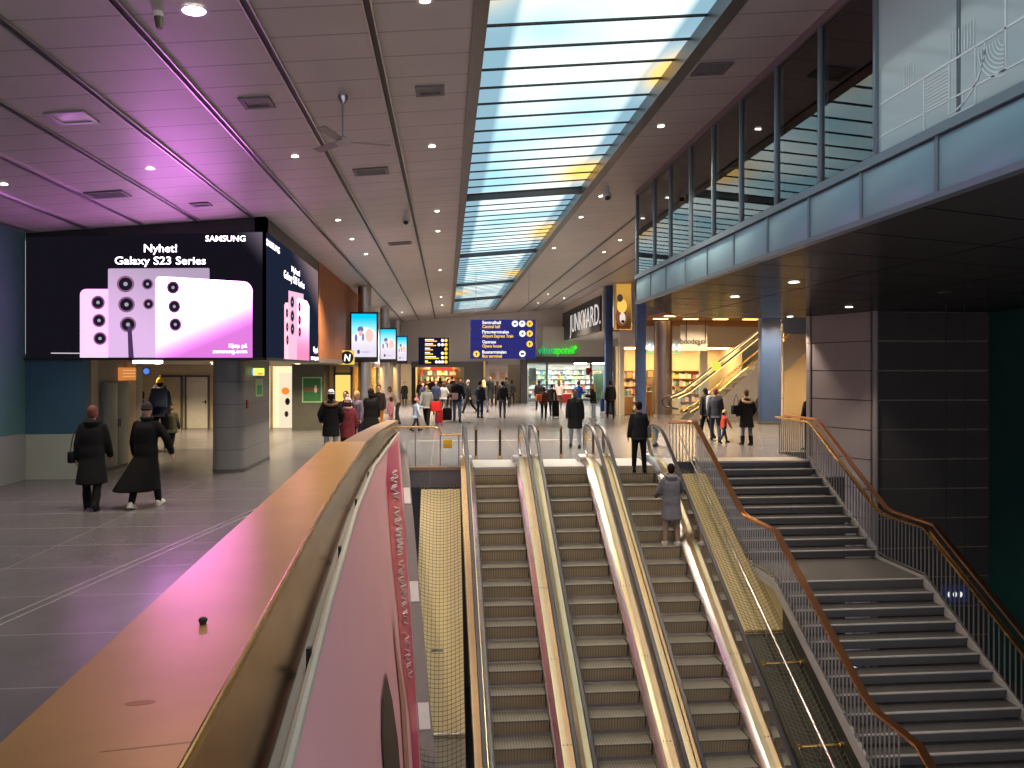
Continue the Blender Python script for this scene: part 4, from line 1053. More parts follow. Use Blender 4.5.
def shelves(t, x0, x1, y, z0, z1, rows, dep=.3, seed=1, mat=None, face=-1):
    """shelf boards with a run of small goods standing on each"""
    rnd = random.Random(seed); mb = MB(); mb.box(x0, x1, y-.02, y+.02, z0, z1); 
    for k in range(rows+1):
        z = z0+(z1-z0)*k/rows; mb.box(x0, x1, y-dep, y, z-.012, z+.012)
    mb.build('shelf_rack', mat or m_white, t, smooth=0)
    mb = MB(); h = (z1-z0)/rows
    for k in range(rows):
        z = z0+h*k+.012; x = x0+.03
        while x < x1-.2:
            w = rnd.uniform(.08, .24); hh = h*rnd.uniform(.45, .85); mi = rnd.choice([0, 0, 4, 4, 1, 2, 3, 5, 6, 7]); mb.box(x, x+w*.92, y-dep*.8, y-.03, z, z+hh, mi); x += w
    o = mb.build('shelf_goods', PROD, t, smooth=0); o['kind'] = 'stuff'
# ---- pharmacy at the far end
Yp = 54.
xa, xb = onY(526, 380, Yp).x, onY(609, 380, Yp).x
t = thing('pharmacy', 'bright white pharmacy behind a wide glass front, under the glowing green sign', 'shop', ((xa+xb)/2, Yp, 0))
room(t, xa+.1, xb+.6, Yp+.1, 58.5, 2.86, m_white, lamp=e_cool, nl=4)
shelves(t, xa+.6, xb+.4, 58.3, .2, 2.4, 6, .35, 5)
mb = MB(); mb.box(xa, xb+.7, Yp-.05, Yp+.15, 2.86, 3.3); mb.build('header', m_dgrey, t, smooth=0)
mb = MB(); mb.box(xa+1.2, xb+.7, Yp-.02, Yp+.15, 3.3, 5.4); mb.build('upper_fascia', m_greyw, t, smooth=0)
for x, w in ((547, .12), (591, .12), (606.5, .2)):
    X = onY(x, 380, Yp).x; mb = MB(); mb.box(X-w/2, X+w/2, Yp-.03, Yp+.1, 0, 2.86); mb.build('front_post', m_dgrey, t, smooth=0)
X0, X1 = onY(520.5, 380, Yp).x, onY(527, 380, Yp).x; mb = MB(); mb.bbox(X0, X1, Yp-.2, Yp+.3, 0, 3.1, .02); mb.build('corner_pier', pm('pier_dark', (.05, .045, .05), .35), t)
for x0, x1 in ((527.5, 546.3), (592, 605.5)):
    mb = MB(); mb.box(onY(x0, 380, Yp).x, onY(x1, 380, Yp).x, Yp+.02, Yp+.035, 0.05, 2.85); mb.build('front_glass', m_glass, t, smooth=0)
a = onY(529, 368, Yp+.3); b = onY(536, 385, Yp+.3); mb = MB(); mb.box(a.x, b.x, Yp+.28, Yp+.31, b.z, a.z); mb.build('window_poster', pm('poster_green_grey', (.16, .22, .17), .5), t, smooth=0)
a = onY(586, 368, Yp+.3); b = onY(590, 374.5, Yp+.3); mb = MB(); mb.box(a.x, b.x+.12, Yp+.28, Yp+.31, b.z, a.z); mb.build('red_notice', m_red, t, smooth=0)
a = onY(558, 397.5, Yp+1); b = onY(571, 405, Yp+1); mb = MB(); mb.bbox(a.x, b.x, Yp+.8, Yp+1.3, .02, .62, .02); mb.build('red_display', m_red, t)
a = onY(594, 367, Yp+2); b = onY(603, 396, Yp+2); mb = MB(); mb.box(a.x, b.x, Yp+2, Yp+2.4, .02, 2.1); mb.build('green_rack', pm('rack_green', (.15, .26, .15), .5), t, smooth=0)
t = thing('pharmacy_sign', 'glowing green pharmacy name sign with a plus above the glass front', 'sign', onY(558, 355, Yp-.25))
e_g = em('neon_green', (.05, .95, .04), .85); e_t = em('neon_teal', (.0, .55, .15), .9)
o = onY(538, 354, Yp-.25); px = (onY(540, 354, Yp)-onY(541, 354, Yp)).length*1.06
mb = MB(); mb.text('vitus', o, (1, 0, 0), (0, 0, 1), 8.2*px, 14.4*px, 0, .0, 'L', (0, .08, 0)); mb.build('lettering', e_t, t, smooth=0)
mb = MB(); mb.text('apotek', o+Vector((15*px, 0, 0)), (1, 0, 0), (0, 0, 1), 8.2*px, 20*px, 0, .0, 'L', (0, .08, 0)); mb.build('lettering', e_g, t, smooth=0)
p = onY(575.3, 347.5, Yp-.25); mb = MB(); mb.box(p.x-.15, p.x+.15, p.y, p.y+.08, p.z-.05, p.z+.05); mb.box(p.x-.05, p.x+.05, p.y, p.y+.08, p.z-.15, p.z+.15); mb.build('plus', e_g, t, smooth=0)
mb = MB(); mb.box(o.x, o.x+37*px, Yp-.17, Yp-.05, o.z-.02, o.z+.02); mb.build('rail', m_dgrey, t, smooth=0)
# ---- fashion store sign on the right upper wall
a = onX(563.5, 311, 8.36); b = onX(604.5, 330, 8.36)
t = thing('store_sign', 'long black store sign with large white outlined capitals high on the right wall', 'sign', (8.36, 47, 4.45))
mb = MB(); mb.box(8.30, 8.40, 41.1, 54.6, 4.46, 6.40); mb.build('board', pm('sign_board_black', (.03, .028, .028), .5), t, smooth=0)
mb = MB(); ya_, yb_ = onX(570, 330, 8.3).y, onX(600.5, 310, 8.3).y
mb.text('JUNKYARD.', (8.285, ya_, 4.86), (0, -1, 0), (0, 0, 1), 1.22, ya_-yb_, 0, .0, 'L', (.012, 0, 0)); mb.build('lettering', em('sign_letter_white', (.95, .90, .85), .6), t, smooth=0)
# ---- lit shops on the right, their fascia signs and the wood slat canopy
YR = 39.
t = thing('right_shop', 'warm lit open fronted shop on the right below the wood slat canopy', 'shop', (12.5, YR, 0))
room(t, 8.95, 15.5, YR+.25, 42.5, 3.55, m_beige, lamp=e_amber, nl=4)
shelves(t, 9.2, 11.2, 42.3, .15, 2.3, 5, .35, 8, m_slat); shelves(t, 11.6, 14.6, 42.3, .15, 2.3, 5, .35, 9, m_slat)
mb = MB(); mb.box(8.92, 9.15, YR, YR+.2, 0, 3.6); mb.build('door_jamb', m_white, t, smooth=0)
X = onY(702, 400, YR).x; mb = MB(); mb.box(X-.1, X+.3, YR, YR+.2, 0, 3.6); mb.build('door_jamb', m_white, t, smooth=0)
for x0, x1, ya_, h, mt, nm in ((619, 632, 406, .95, m_slat, 'display_counter'), (646, 652, 406, 1.2, m_slat, 'display_counter'), (674, 680, 408, 1.1, m_white, 'display_counter')):
    a = onY(x0, 412, YR+.6); b = onY(x1, 412, YR+.6); q = thing('display_counter', {619: 'low wooden display counter just right of the tall blue column', 646: 'wooden display counter between the slim blue and the bronze column', 674: 'white display counter right of the bronze column'}[x0], 'counter', (a.x, YR+.6, 0))
    mb = MB(); mb.bbox(a.x, b.x, YR+.5, YR+1.1, .01, h, .02); mb.build('body', mt, q)
    mb = MB(); mb.bbox(a.x-.03, b.x+.03, YR+.47, YR+1.13, h, h+.04, .01); mb.build('top', m_white, q)
    mb = MB(); rnd = random.Random(x0)
    for k in range(6): xx = a.x+(b.x-a.x)*(k+.3)/6.3; mb.box(xx, xx+.08, YR+.65, YR+.8, h+.04, h+.04+rnd.uniform(.1, .3), k % 8)
    g_ = mb.build('counter_goods', PROD, q, smooth=0); g_['kind'] = 'stuff'
for x, y in ((628, 375), (649, 374)):
    a = onY(x-3.5, y-4, 42.2); b = onY(x+3.5, y+4, 42.2)
    t2 = thing('wall_picture', 'small dark framed picture on the shop wall %s' % ('right of the tall blue column' if x == 628 else 'seen beside the bronze column'), 'picture', (a.x, 42.0, b.z)); mb = MB()
    mb.box(a.x, b.x, 41.9, 41.94, b.z, a.z); mb.build('frame', m_dgrey, t2, smooth=0); mb = MB(); mb.box(a.x+.06, b.x-.06, 41.89, 41.9, b.z+.06, a.z-.06); mb.build('print', m_slat, t2, smooth=0)
t = thing('lit_poster', 'tall lit poster of an orange and brown dog above the shop, behind the blue column', 'poster', onY(623, 330, YR))
a = onY(614, 279, YR-.1); b = onY(632, 330, YR-.1); mb = MB(); mb.box(a.x, b.x, YR-.1, YR, b.z, a.z); mb.build('light_box', m_brass, t, smooth=0)
a2, b2 = onY(616.5, 284, YR-.11), onY(631, 329, YR-.11); mb = MB(); mb.add([(a2.x, YR-.105, b2.z), (b2.x, YR-.105, b2.z), (b2.x, YR-.105, a2.z), (a2.x, YR-.105, a2.z)], [(0, 1, 2, 3)]); sc = mb.build('print', grad('poster_brown', (.10, .04, .015), (.62, .32, .06), (0, 0, 1), .3, 2.0, .8), t, smooth=0, recalc=False)
def pb(cx, cy, rx, ry, col, o): 
    mb = MB(); P = [onY(*p, YR-.107-.003*o) for p in circ(cx, cy, rx, ry, 16)]; mb.add(P, [list(range(16))]); mb.build('dog_picture', em('poster_%d_%d' % (int(col[0]*100), int(col[1]*100)), col, .9), sc, smooth=0, recalc=False)
pb(621.5, 317, 6, 9, (.20, .07, .03), 0); pb(622, 306, 5, 7, (.95, .55, .10), 1); pb(622.5, 318, 3, 5.5, (.75, .66, .58), 2); pb(622.8, 321.5, 1.8, 1.6, (.02, .015, .012), 3); pb(620, 298, 3, 4, (.06, .04, .03), 2)
for i, (s, x, yb, h, w, lab) in enumerate((('MATCH', 643.5, 350.5, 6.6, 36.5, 'white glowing capitals of a shop sign, half hidden by the bronze column'),)):
    t = thing('shop_sign', lab, 'sign', onY(x, yb, YR-.2)); px = (onY(650, 350, YR)-onY(651, 350, YR)).length
    mb = MB(); mb.text(s, onY(x, yb, YR-.15), (1, 0, 0), (0, 0, 1), h*px, w*px, 0, .02, 'L', (0, .06, 0)); mb.build('lettering', em('sign_cold_white', (.85, 1, .92), 2.2), t, smooth=0)
    p = onY(x-1, yb+3.2, YR-.1); mb = MB(); mb.box(p.x, p.x+w*px+.1, YR-.1, YR-.03, p.z, p.z+.07); mb.build('rail', em('sign_green_glow', (.25, .8, .3), .8), t, smooth=0)
t = thing('hanging_shop_sign', 'pale hanging panel with thin black mirrored lettering on two rods', 'sign', onY(690, 345, 36))
a, b = onY(680, 325, 36.2), onY(707, 351, 36.2); mb = MB(); mb.bbox(a.x, b.x, 36.15, 36.2, b.z, a.z, .008); mb.build('panel', pm('pale_panel', (.50, .47, .46), .5), t)
px = (onY(690, 345, 36)-onY(691, 345, 36)).length
mb = MB(); mb.text('vagabond', onY(706.5, 343.6, 36.1), (-1, 0, 0), (0, 0, 1), 5.6*px, 26*px, 0, -.01, 'L', (0, .03, 0)); mb.build('lettering', m_black, t, smooth=0)
for x in (686.5, 705.5):
    p = onY(x, 343, 36.1); mb = MB(); mb.tube([p, Vector((p.x, p.y, 4.78))], .022, 8); mb.build('rod', m_dgrey, t)
t = thing('slat_canopy', 'warm lit wooden slat canopy over the shop fronts on the right', 'canopy', (12.5, 33, 4.8))
mb = MB(); mb.box(9.85, 17.7, 26.5, 38.95, 4.9, 5.0); mb.build('backing', pm('canopy_back', (.35, .17, .06), .5), t, smooth=0)
for k in range(26):
    y = 26.6+.48*k; mb = MB(); mb.box(9.85, 17.7, y, y+.08, 4.84, 4.9); mb.build('slat', m_slat, t, smooth=0)
for k in range(5):
    for j in range(6):
        mb = MB(); c = (10.4+1.5*k, 27.1+1.92*j+.0, 4.82); mb.bbox(c[0]-.35, c[0]+.35, c[1]-.13, c[1]+.13, 4.82, 4.86, .012); mb.build('canopy_lamp', em('lamp_gold', (1., .58, .18), 5.), t)
        if j % 2 == 0:
            ld = bpy.data.lights.new('canopy_beam', 'SPOT'); ld.energy = 330; ld.color = (1, .74, .42); ld.spot_size = 2.5; ld.spot_blend = .6; ld.shadow_soft_size = .1
            lo_ = bpy.data.objects.new('beam', ld); lo_.location = (c[0]-12.5, c[1]-33, -.05); _link(lo_, t)
mb = MB(); mb.box(9.8, 17.7, 38.7, 38.95, 4.62, 5.0); mb.build('front_beam', m_slat, t, smooth=0)
# ---- rising escalator in the shop area
YE = 34.6
t = thing('rising_escalator', 'gold lit escalator rising to the right in front of the shops, grey sided', 'escalator', (11.5, YE, 0))
def ue(x, y, o=0.): return onY(x, y, YE+o)
lo = [ue(688, 417), ue(740, 416.5), ue(762, 392), ue(806, 352), ue(806, 322), ue(762, 362), ue(724, 397), ue(700, 409)]
lo[0].z = lo[1].z = 0.01
mb = MB(); mb.prism(lo, (0, .06, 0)); mb.build('side_panel', pm('side_panel_grey', (.24, .23, .25), .45), t, smooth=0)
mb = MB(); mb.prism([p+Vector((0, 1.2, 0)) for p in lo], (0, .06, 0)); mb.build('side_panel', MATS['side_panel_grey'], t, smooth=0)
e_gold = em('rail_light', (1., .66, .22), 1.6)
for dy in (.0, 1.1):
    h0 = [ue(678, 409), ue(672.5, 408), ue(669.5, 405), ue(669, 402), ue(670.5, 399), ue(674, 397.2), ue(678, 396.5), ue(690, 391), ue(762, 334), ue(800, 303)]
    h0 = [p+Vector((0, dy, 0)) for p in h0]
    mb = MB(); mb.tube(h0, .045, 10); mb.build('handrail', m_rubber, t)
    mb = MB(); mb.tube([p+Vector((0, 0, -.07)) for p in h0[6:]], .03, 8); mb.build('rail_strip_light', e_gold, t)
    d0 = [ue(690, 412), ue(704, 404), ue(762, 355), ue(804, 320)]; d0 = [p+Vector((0, dy, 0)) for p in d0]
    mb = MB(); mb.tube(d0, .05, 8); mb.build('deck_edge', m_brass, t)
    mb = MB(); g0 = [h0[6], h0[7], h0[8], h0[9]]; g1 = [d0[0], d0[1], d0[2], d0[3]]
    for i in range(3): mb.add([g0[i], g0[i+1], g1[i+1], g1[i]], [(0, 1, 2, 3)])
    mb.build('glass_panel', m_glass, t, smooth=0, recalc=False)
for k in range(14):
    f = k/13; p = ue(704, 408).lerp(ue(804, 326), f); mb = MB(); mb.box(p.x-.02, p.x+.34, YE+.1, YE+1.05, p.z-.05, p.z+.0); mb.box(p.x+.28, p.x+.31, YE+.1, YE+1.05, p.z, p.z+.2); mb.build('step', m_tread, t, smooth=0)
mb = MB(); mb.disc(ue(716.5, 366, -.2), (1, 0, 0), (0, 0, 1), .22, None, (0, .05, 0)); mb.build('roundel', em('roundel_yellow', (.75, .75, .1), .9), t)
# beige wall right of the wide blue column, with its blue head band
mb = MB(); mb.box(onY(784, 400, 34.9).x, 17.8, 34.9, 35.1, 0, 4.5); struct('wall_beige_right', mb, pm('beige_lit_wall', (.62, .48, .30), .55, var=.05), smooth=0)
mb = MB(); mb.box(onY(781, 400, 34.6).x, 17.8, 34.5, 34.85, 4.05, 4.75); struct('trim_20', mb, m_bluecol, smooth=0)
p = onY(782, 400, 34.4); t = thing('downpipe', 'thin pale pipe running down beside the wide blue column', 'pipe', (p.x, 34.4, 0)); mb = MB(); mb.tube([(p.x, 34.4, .0), (p.x, 34.4, 4.5)], .05, 10); mb.build('pipe', m_white, t)
for z_ in (1., 3.): mb = MB(); mb.tube([(p.x, 34.4, z_), (p.x, 34.4, z_+.06)], .07, 10); mb.build('clamp', m_alu, t)
# ---- shop at the far wall behind the crowd
Yf = 55.
xa, xb = onY(415.5, 380, Yf).x, onY(461, 380, Yf).x
t = thing('far_shop', 'crowded amber lit shop opening at the far end of the hall', 'shop', ((xa+xb)/2, Yf+.3, 0))
room(t, xa, xb, Yf+.35, 59, 2.7, m_beige, lamp=e_warm, nl=3)
shelves(t, xa+.2, xb-.2, 58.8, .2, 2.4, 5, .35, 12, m_slat)
mb = MB(); mb.box(xa-.3, xb+1.9, Yf-.15, Yf-.0, 2.55, 2.95); mb.build('header', m_mgrey, t, smooth=0)
mb = MB(); a = onY(440, 370, Yf+.4); mb.box(a.x-.7, a.x+.9, Yf+.4, Yf+.45, 2.35, 2.62); mb.build('red_banner', em('shop_red', (.9, .08, .05), .9), t, smooth=0)
for x in (413.5, 462):
    X = onY(x, 380, Yf).x; mb = MB(); mb.box(X-.14, X+.14, Yf-.1, Yf+.2, 0, 2.7); mb.build('pier', m_black if x < 420 else m_beige, t, smooth=0)
xa, xb = onY(463.5, 380, Yf).x, onY(485, 380, Yf).x
mb = MB(); mb.box(xa, xb, Yf, Yf+.2, 0, 2.75); struct('wall_far_dark', mb, m_mgrey, smooth=0)
xa, xb = onY(485, 380, Yf).x, onY(521, 380, Yf).x
t = thing('poster_wall', 'pale shop wall with two portrait posters at the far end', 'wall panel', ((xa+xb)/2, Yf-.4, 0))
mb = MB(); mb.box(xa, xb-1.0, Yf-.4, Yf-.2, 0, 2.75); mb.build('panel', pm('pinkish_white', (.72, .62, .58), .5), t, smooth=0)
mb = MB(); mb.box(xb-1.0, xb, Yf+1.5, Yf+1.6, 0, 2.75); mb.build('rear_panel', m_beige, t, smooth=0)
for x in (493, 502.5):
    a, b = onY(x-4, 368.5, Yf-.42), onY(x+4, 383, Yf-.42); mb = MB(); mb.box(a.x, b.x, Yf-.42, Yf-.4, b.z, a.z); f_ = mb.build('portrait_poster', pm('poster_cream', (.62, .50, .42), .5), t, smooth=0)
    c = (a+b)/2; mb = MB(); mb.disc((c.x, Yf-.425, c.z), (1, 0, 0), (0, 0, 1), .2, .26, None, 18); mb.build('portrait_face', pm('poster_face', (.50, .27, .18), .5), f_, smooth=0, recalc=False)
X = onY(484.5, 380, Yf-.5).x; mb = MB(); mb.box(X-.08, X+.08, Yf-.5, Yf-.3, 0, 3.0); mb.build('post', m_brass, t, smooth=0)
# ---- shops along the left side, seen edge on
t = thing('left_shop_row', 'row of amber lit shop fronts receding along the left side', 'shop', (-4.05, 33, 0))
room(t, -7, -4.02, 32.2, 54.9, 2.5, m_beige, open_sides=('right',), lamp=e_warm, nl=6)
for k in range(16):
    y = 32.3+1.45*k; mb = MB(); mb.box(-4.15, -3.98, y, y+(.5 if k % 3 == 0 else .12), 0, 2.57); mb.build('front_post', m_dgrey if k % 3 == 0 else m_brass, t, smooth=0)
mb = MB(); mb.box(-4.2, -3.93, 24.2, 54.9, 2.575, 2.725); mb.build('header', pm('header_brown', (.20, .16, .13), .4), t, smooth=0)
# ---- passage end wall fittings
Yb = 31.88
def onwall(name, label, cat, x0, y0, x1, y1, mat, dep=.05, part='panel'):
    a, b = onY(x0, y0, Yb), onY(x1, y1, Yb); z0 = max(b.z, .01)
    t = thing(name, label, cat, ((a.x+b.x)/2, Yb, z0)); mb = MB(); mb.bbox(a.x, b.x, Yb-dep, Yb, z0, a.z, min(.01, dep/3)); mb.build(part, mat, t); return t, a, b
for i, (x0, x1, mt, hx) in enumerate(((163, 181, pm('door_beige', (.50, .40, .27), .5), 165.5), (187, 208, pm('door_white', (.70, .66, .58), .45), 205.5))):
    a, b = onY(x0, 377, Yb), onY(x1, 427, Yb); mb = MB(); mb.bbox(a.x, b.x, Yb-.05, Yb, .01, a.z, .008); d_ = struct('door_%d' % (i+1), mb, mt)
    p = onY(hx, 402, Yb-.06); mb = MB(); mb.tube([p, p+Vector((0, -.06, 0)), p+Vector((-.12 if i else .12, -.06, 0))], .014, 8); mb.ball(p, (.04, .012, .07)); mb.build('handle', m_black, d_)
    mb = MB()
    for xx in (a.x-.07, b.x+.0): mb.box(xx, xx+.07, Yb-.07, Yb, .0, a.z+.07)
    mb.box(a.x-.07, b.x+.07, Yb-.07, Yb, a.z, a.z+.07); mb.build('door_frame', m_dgrey, d_, smooth=0)
t, a, b = onwall('blue_sign', 'small round blue sign high on the passage end wall', 'sign', 143.5, 368, 150, 374.5, m_bluecol, .04)
mb = MB(); c = (a+b)/2; mb.disc((c.x, Yb-.045, c.z), (1, 0, 0), (0, 0, 1), .12); mb.build('disc', em('sign_sky_blue', (.1, .25, .8), .8), t, smooth=0, recalc=False)
mb = MB(); mb.box(-7.95, -7.90, 19.85, 20.35, 0, 2.57); struct('wall_passage_pier', mb, m_beige, smooth=0)
# grey metal doors of the cabinet on the left passage wall
t = thing('metal_cabinet', 'tall grey double doored metal cabinet on the left wall of the passage', 'cabinet', (-7.9, 19.4, 0))
mb = MB(); mb.bbox(-7.945, -7.86, 18.45, 19.78, .04, 2.08, .01); mb.build('body', pm('cabinet_grey', (.20, .215, .19), .4), t)
for k in (0, 1):
    mb = MB(); mb.bbox(-7.86, -7.83, 18.48+.64*k, 19.10+.64*k, .08, 2.04, .006); d_ = mb.build('door', pm('cabinet_door', (.215, .235, .205), .4), t)
    mb = MB(); mb.tube([(-7.80, 19.06+.10*k, 1.0), (-7.80, 19.06+.10*k, 1.18)], .012, 8); mb.build('handle', m_black, d_)
mb = MB(); mb.box(-7.945, -7.85, 18.5, 19.75, 0, .05); mb.build('plinth', m_black, t, smooth=0)
t = thing('orange_sign', 'orange lit box sign above the metal cabinet in the passage', 'sign', (-7.88, 19.7, 2.1))
a, b = onX(120.5, 367.5, -7.88), onX(135.5, 380, -7.88); mb = MB(); mb.bbox(-7.94, -7.86, a.y, b.y, b.z, a.z, .01); mb.build('box', em('sign_orange', (.60, .20, .05), .8), t)
mb = MB()
for k in range(3): z_ = a.z-.07-.075*k; mb.box(-7.86, -7.855, a.y+.08, b.y-.08, z_-.012, z_+.012)
mb.build('text_rows', em('sign_orange_pale', (.8, .42, .15), .8), t, smooth=0)
# lit shop opening, dark panel with the green poster, yellow window
t = thing('lit_doorway', 'bright doorway with a white poster showing an orange ball, right of the broad pillar', 'doorway', onY(283, 428, Yb))
a, b = onY(272, 366, Yb), onY(294.5, 430, Yb); mb = MB(); mb.box(a.x-1, b.x, Yb-.03, Yb-.0, .01, 2.5); mb.build('glowing_back', em('doorway_glow', (1., .80, .48), .95), t, smooth=0)
a, b = onY(279, 373, Yb-.2), onY(292.5, 428, Yb-.2); mb = MB(); mb.box(a.x, b.x, Yb-.16, Yb-.12, .06, a.z); w_ = mb.build('poster_board', em('poster_glow', (.95, .80, .58), .8), t, smooth=0)
for x, y, rx, ry, mt, nm in ((285.5, 391, 4, 3.6, em('ball_orange', (.9, .25, .03), .9), 'ball_picture'), (287.5, 401.5, 2.4, 3.6, m_black, 'blot_picture'), (286.5, 414, 2, 3, m_dgrey, 'scribble_picture')):
    mb = MB(); mb.add([onY(*q, Yb-.165) for q in circ(x, y, rx, ry, 16)], [list(range(16))]); mb.build(nm, mt, w_, smooth=0, recalc=False)
mb = MB()
for x in (271.5, 294): X = onY(x, 400, Yb-.2).x; mb.box(X-.05, X+.05, Yb-.22, Yb-.1, 0, 2.5)
mb.build('door_frame', m_brass, t, smooth=0)
a, b = onY(295, 366, 31), onY(326, 431, 31); mb = MB(); mb.box(a.x, b.x, 30.4, 31.85, 0, 2.57); struct('wall_dark_panel', mb, pm('dark_olive_panel', (.085, .082, .07), .45), smooth=0)
t = thing('green_poster', 'green framed poster with a small figure on the dark panel beside the lit doorway', 'poster', onY(312, 402, 30.38))
a, b = onY(302, 377, 30.36), onY(322, 402.5, 30.36); mb = MB(); mb.box(a.x, b.x, 30.36, 30.4, b.z, a.z); mb.build('frame', pm('frame_green', (.30, .55, .30), .45), t, smooth=0)
mb = MB(); mb.box(a.x+.05, b.x-.05, 30.352, 30.36, b.z+.05, a.z-.05); pr_ = mb.build('print', pm('print_green', (.03, .16, .05), .45, var=.4, scale=5), t, smooth=0)
c = (a+b)/2; mb = MB(); mb.box(a.x+.1, b.x-.1, 30.347, 30.352, c.z-.08, c.z+.1); mb.build('ground_picture', pm('print_brown', (.20, .10, .05), .5), pr_, smooth=0)
mb = MB(); mb.ball((c.x+.14, 30.345, c.z+.14), (.035, .006, .04)); mb.ball((c.x+.14, 30.345, c.z-.0), (.06, .006, .12)); mb.build('figure_picture', m_white, pr_)
t = thing('lit_window', 'yellow glowing shop window right of the green poster', 'window', onY(343, 400, Yb))
a, b = onY(335.5, 375, 31.5), onY(350.5, 404, 31.5); mb = MB(); mb.box(a.x, b.x, 31.5, 31.55, b.z, a.z); mb.build('pane', em('window_yellow', (1., .62, .15), .95), t, smooth=0)
mb = MB(); mb.box(a.x-.08, a.x, 31.45, 31.6, 0, 2.5); mb.box(b.x, b.x+.08, 31.45, 31.6, 0, 2.5); mb.box(a.x-.08, b.x+.08, 31.45, 31.6, a.z, a.z+.1); mb.box(a.x-.08, b.x+.08, 31.45, 31.6, b.z-.1, b.z); mb.build('frame', m_dgrey, t, smooth=0)
# signs on the broad pillar
XPf = -4.638
def pil(x, y): return onX(x, y, XPf)
t = thing('exit_sign', 'small lit green and yellow sign projecting from the broad pillar', 'sign', onX(259, 373, -4.5))
c = onX(258.5, 371.8, -4.48); mb = MB(); mb.bbox(c.x-.13, c.x+.13, c.y, c.y+.05, c.z-.09, c.z+.09, .008); mb.build('box', em('exit_green_yellow', (.55, .75, .12), 1.3), t)
mb = MB(); mb.box(c.x-.02, c.x+.10, c.y-.004, c.y, c.z-.07, c.z-.02); mb.build('figure', em('exit_orange', (.8, .3, .02), 1.), t, smooth=0)
mb = MB(); mb.disc((c.x-.22, c.y, c.z), (1, 0, 0), (0, 0, 1), .09, None, (0, .05, 0)); mb.build('blue_lamp', em('blue_lamp', (.12, .22, .75), 1.), t)
mb = MB(); mb.box(c.x-.25, c.x+.02, c.y+.05, c.y+.09, c.z-.02, c.z+.02); mb.build('arm', m_black, t, smooth=0)
t = thing('notice', 'small pale green notice on the flank of the broad pillar', 'notice', pil(259, 396)); a, b = pil(255.5, 379), pil(262.5, 396)
mb = MB(); mb.box(-4.64, -4.625, a.y, b.y, b.z, a.z); mb.build('plate', pm('notice_pale', (.40, .55, .32), .5), t, smooth=0)
mb = MB(); mb.box(-4.625, -4.622, a.y+.1, b.y-.1, b.z+.05, b.z+.28); mb.build('figure', m_green, t, smooth=0)
p = pil(247, 404); t = thing('call_point', 'small dark red alarm plate on the broad pillar', 'alarm', p); mb = MB(); mb.bbox(-4.65, -4.61, p.y-.09, p.y+.09, p.z-.1, p.z+.1, .008); mb.build('plate', pm('dull_red', (.16, .03, .03), .4), t)
mb = MB(); mb.ball((-4.608, p.y, p.z), (.012, .04, .04)); mb.build('button', m_red, t)
# blue pictogram sign low in the stair well
t = thing('lower_sign', 'dark blue sign with white pictograms seen low through the stair railing', 'sign', atd(958, 600, 17.2)); a, b = onY(944, 586, 17.0), onY(969, 602, 17.0)
mb = MB(); mb.bbox(a.x, b.x, 17.0, 17.08, b.z, a.z, .01); mb.build('panel', em('lower_sign_blue', (.012, .015, .06), .6), t)
for x in (949, 955, 960.5):
    c = onY(x, 594.5, 16.995); mb = MB(); mb.disc(c, (1, 0, 0), (0, 0, 1), .05 if x > 950 else .03, .065); mb.build('pictogram', em('lower_sign_white', (.8, .85, .85), .8), t, smooth=0, recalc=False)
for x in (a.x+.08, b.x-.08): mb = MB(); mb.tube([(x, 17.04, a.z), (x, 17.04, 3.88)], .012, 6); mb.build('hanger', m_black, t)
# ================================================================== ceiling fittings
rnd = random.Random(4)
DL = [(194, 10, .11, 1), (150, 168, .1, 1), (295, 156, .1, 1), (4, 184, .1, 1), (432, 146, .1, 1), (437, 211, .1, 1), (438, 231, .1, 1), (338, 220, .1, 1), (352, 239, .1, 1), (366, 254, .1, 1), (661, 126, .1, 1), (601, 196, .1, 1), (581, 217, .1, 1), (620, 240, .1, 1), (604, 252, .1, 1), (554, 248, .1, 1), (425, 0, .1, 1), (564, 298, .1, 1), (548, 294, .1, 1), (538, 303, .1, 1), (441, 297, .1, 1), (402, 312, .1, 1), (442, 305, .1, 1), (410, 321, .1, 1), (440, 270, .1, 1)]
e_down = em('downlight_glow', (1, .93, .80), 9.)
TILT = math.atan(.088)
def ceil_frame(x, y):
    p = onC(x, y); ex = Vector((math.cos(TILT), 0, math.sin(TILT))); ey = Vector((0, 1, 0)); return p, ex, ey, Vector((math.sin(TILT), 0, -math.cos(TILT)))
def zone(p):
    return ('left of the skylight, over the concourse' if p.x < .4 else 'right of the skylight, beside the walkway')
for (x, y, r, on) in DL:
    r = r if r > .1 else .058
    p, ex, ey, dn = ceil_frame(x, y)
    lab = 'small round white ceiling downlight '+zone(p); grp = 'downlights '+('left' if p.x < .4 else 'right')+' of the skylight'
    if (x, y) == (194, 10): lab, grp = 'larger ceiling downlight in the purple lit panels at the top edge, beside a smoke detector', None
    t = thing('downlight', lab, 'ceiling light', p, grp)
    mb = MB(); mb.ring(p+dn*.012, ex, ey, r+.03, r, 20); mb.ring(p+dn*.0, ex, ey, r+.045, r+.03, 20); mb.build('trim_ring', m_alu, t, recalc=False)
    mb = MB(); mb.disc(p+dn*.006, ex, ey, r, None, dn*.002, 20); mb.build('lens', e_down, t)
    ld = bpy.data.lights.new('downlight_beam', 'SPOT'); ld.energy = 360 if p.y < 22 else (2000 if p.y < 38 else 3600); ld.color = (1, .83, .63); ld.spot_size = 2.1; ld.spot_blend = .6; ld.shadow_soft_size = .1
    lo_ = bpy.data.objects.new('beam', ld); lo_.location = dn*.04; _link(lo_, t)
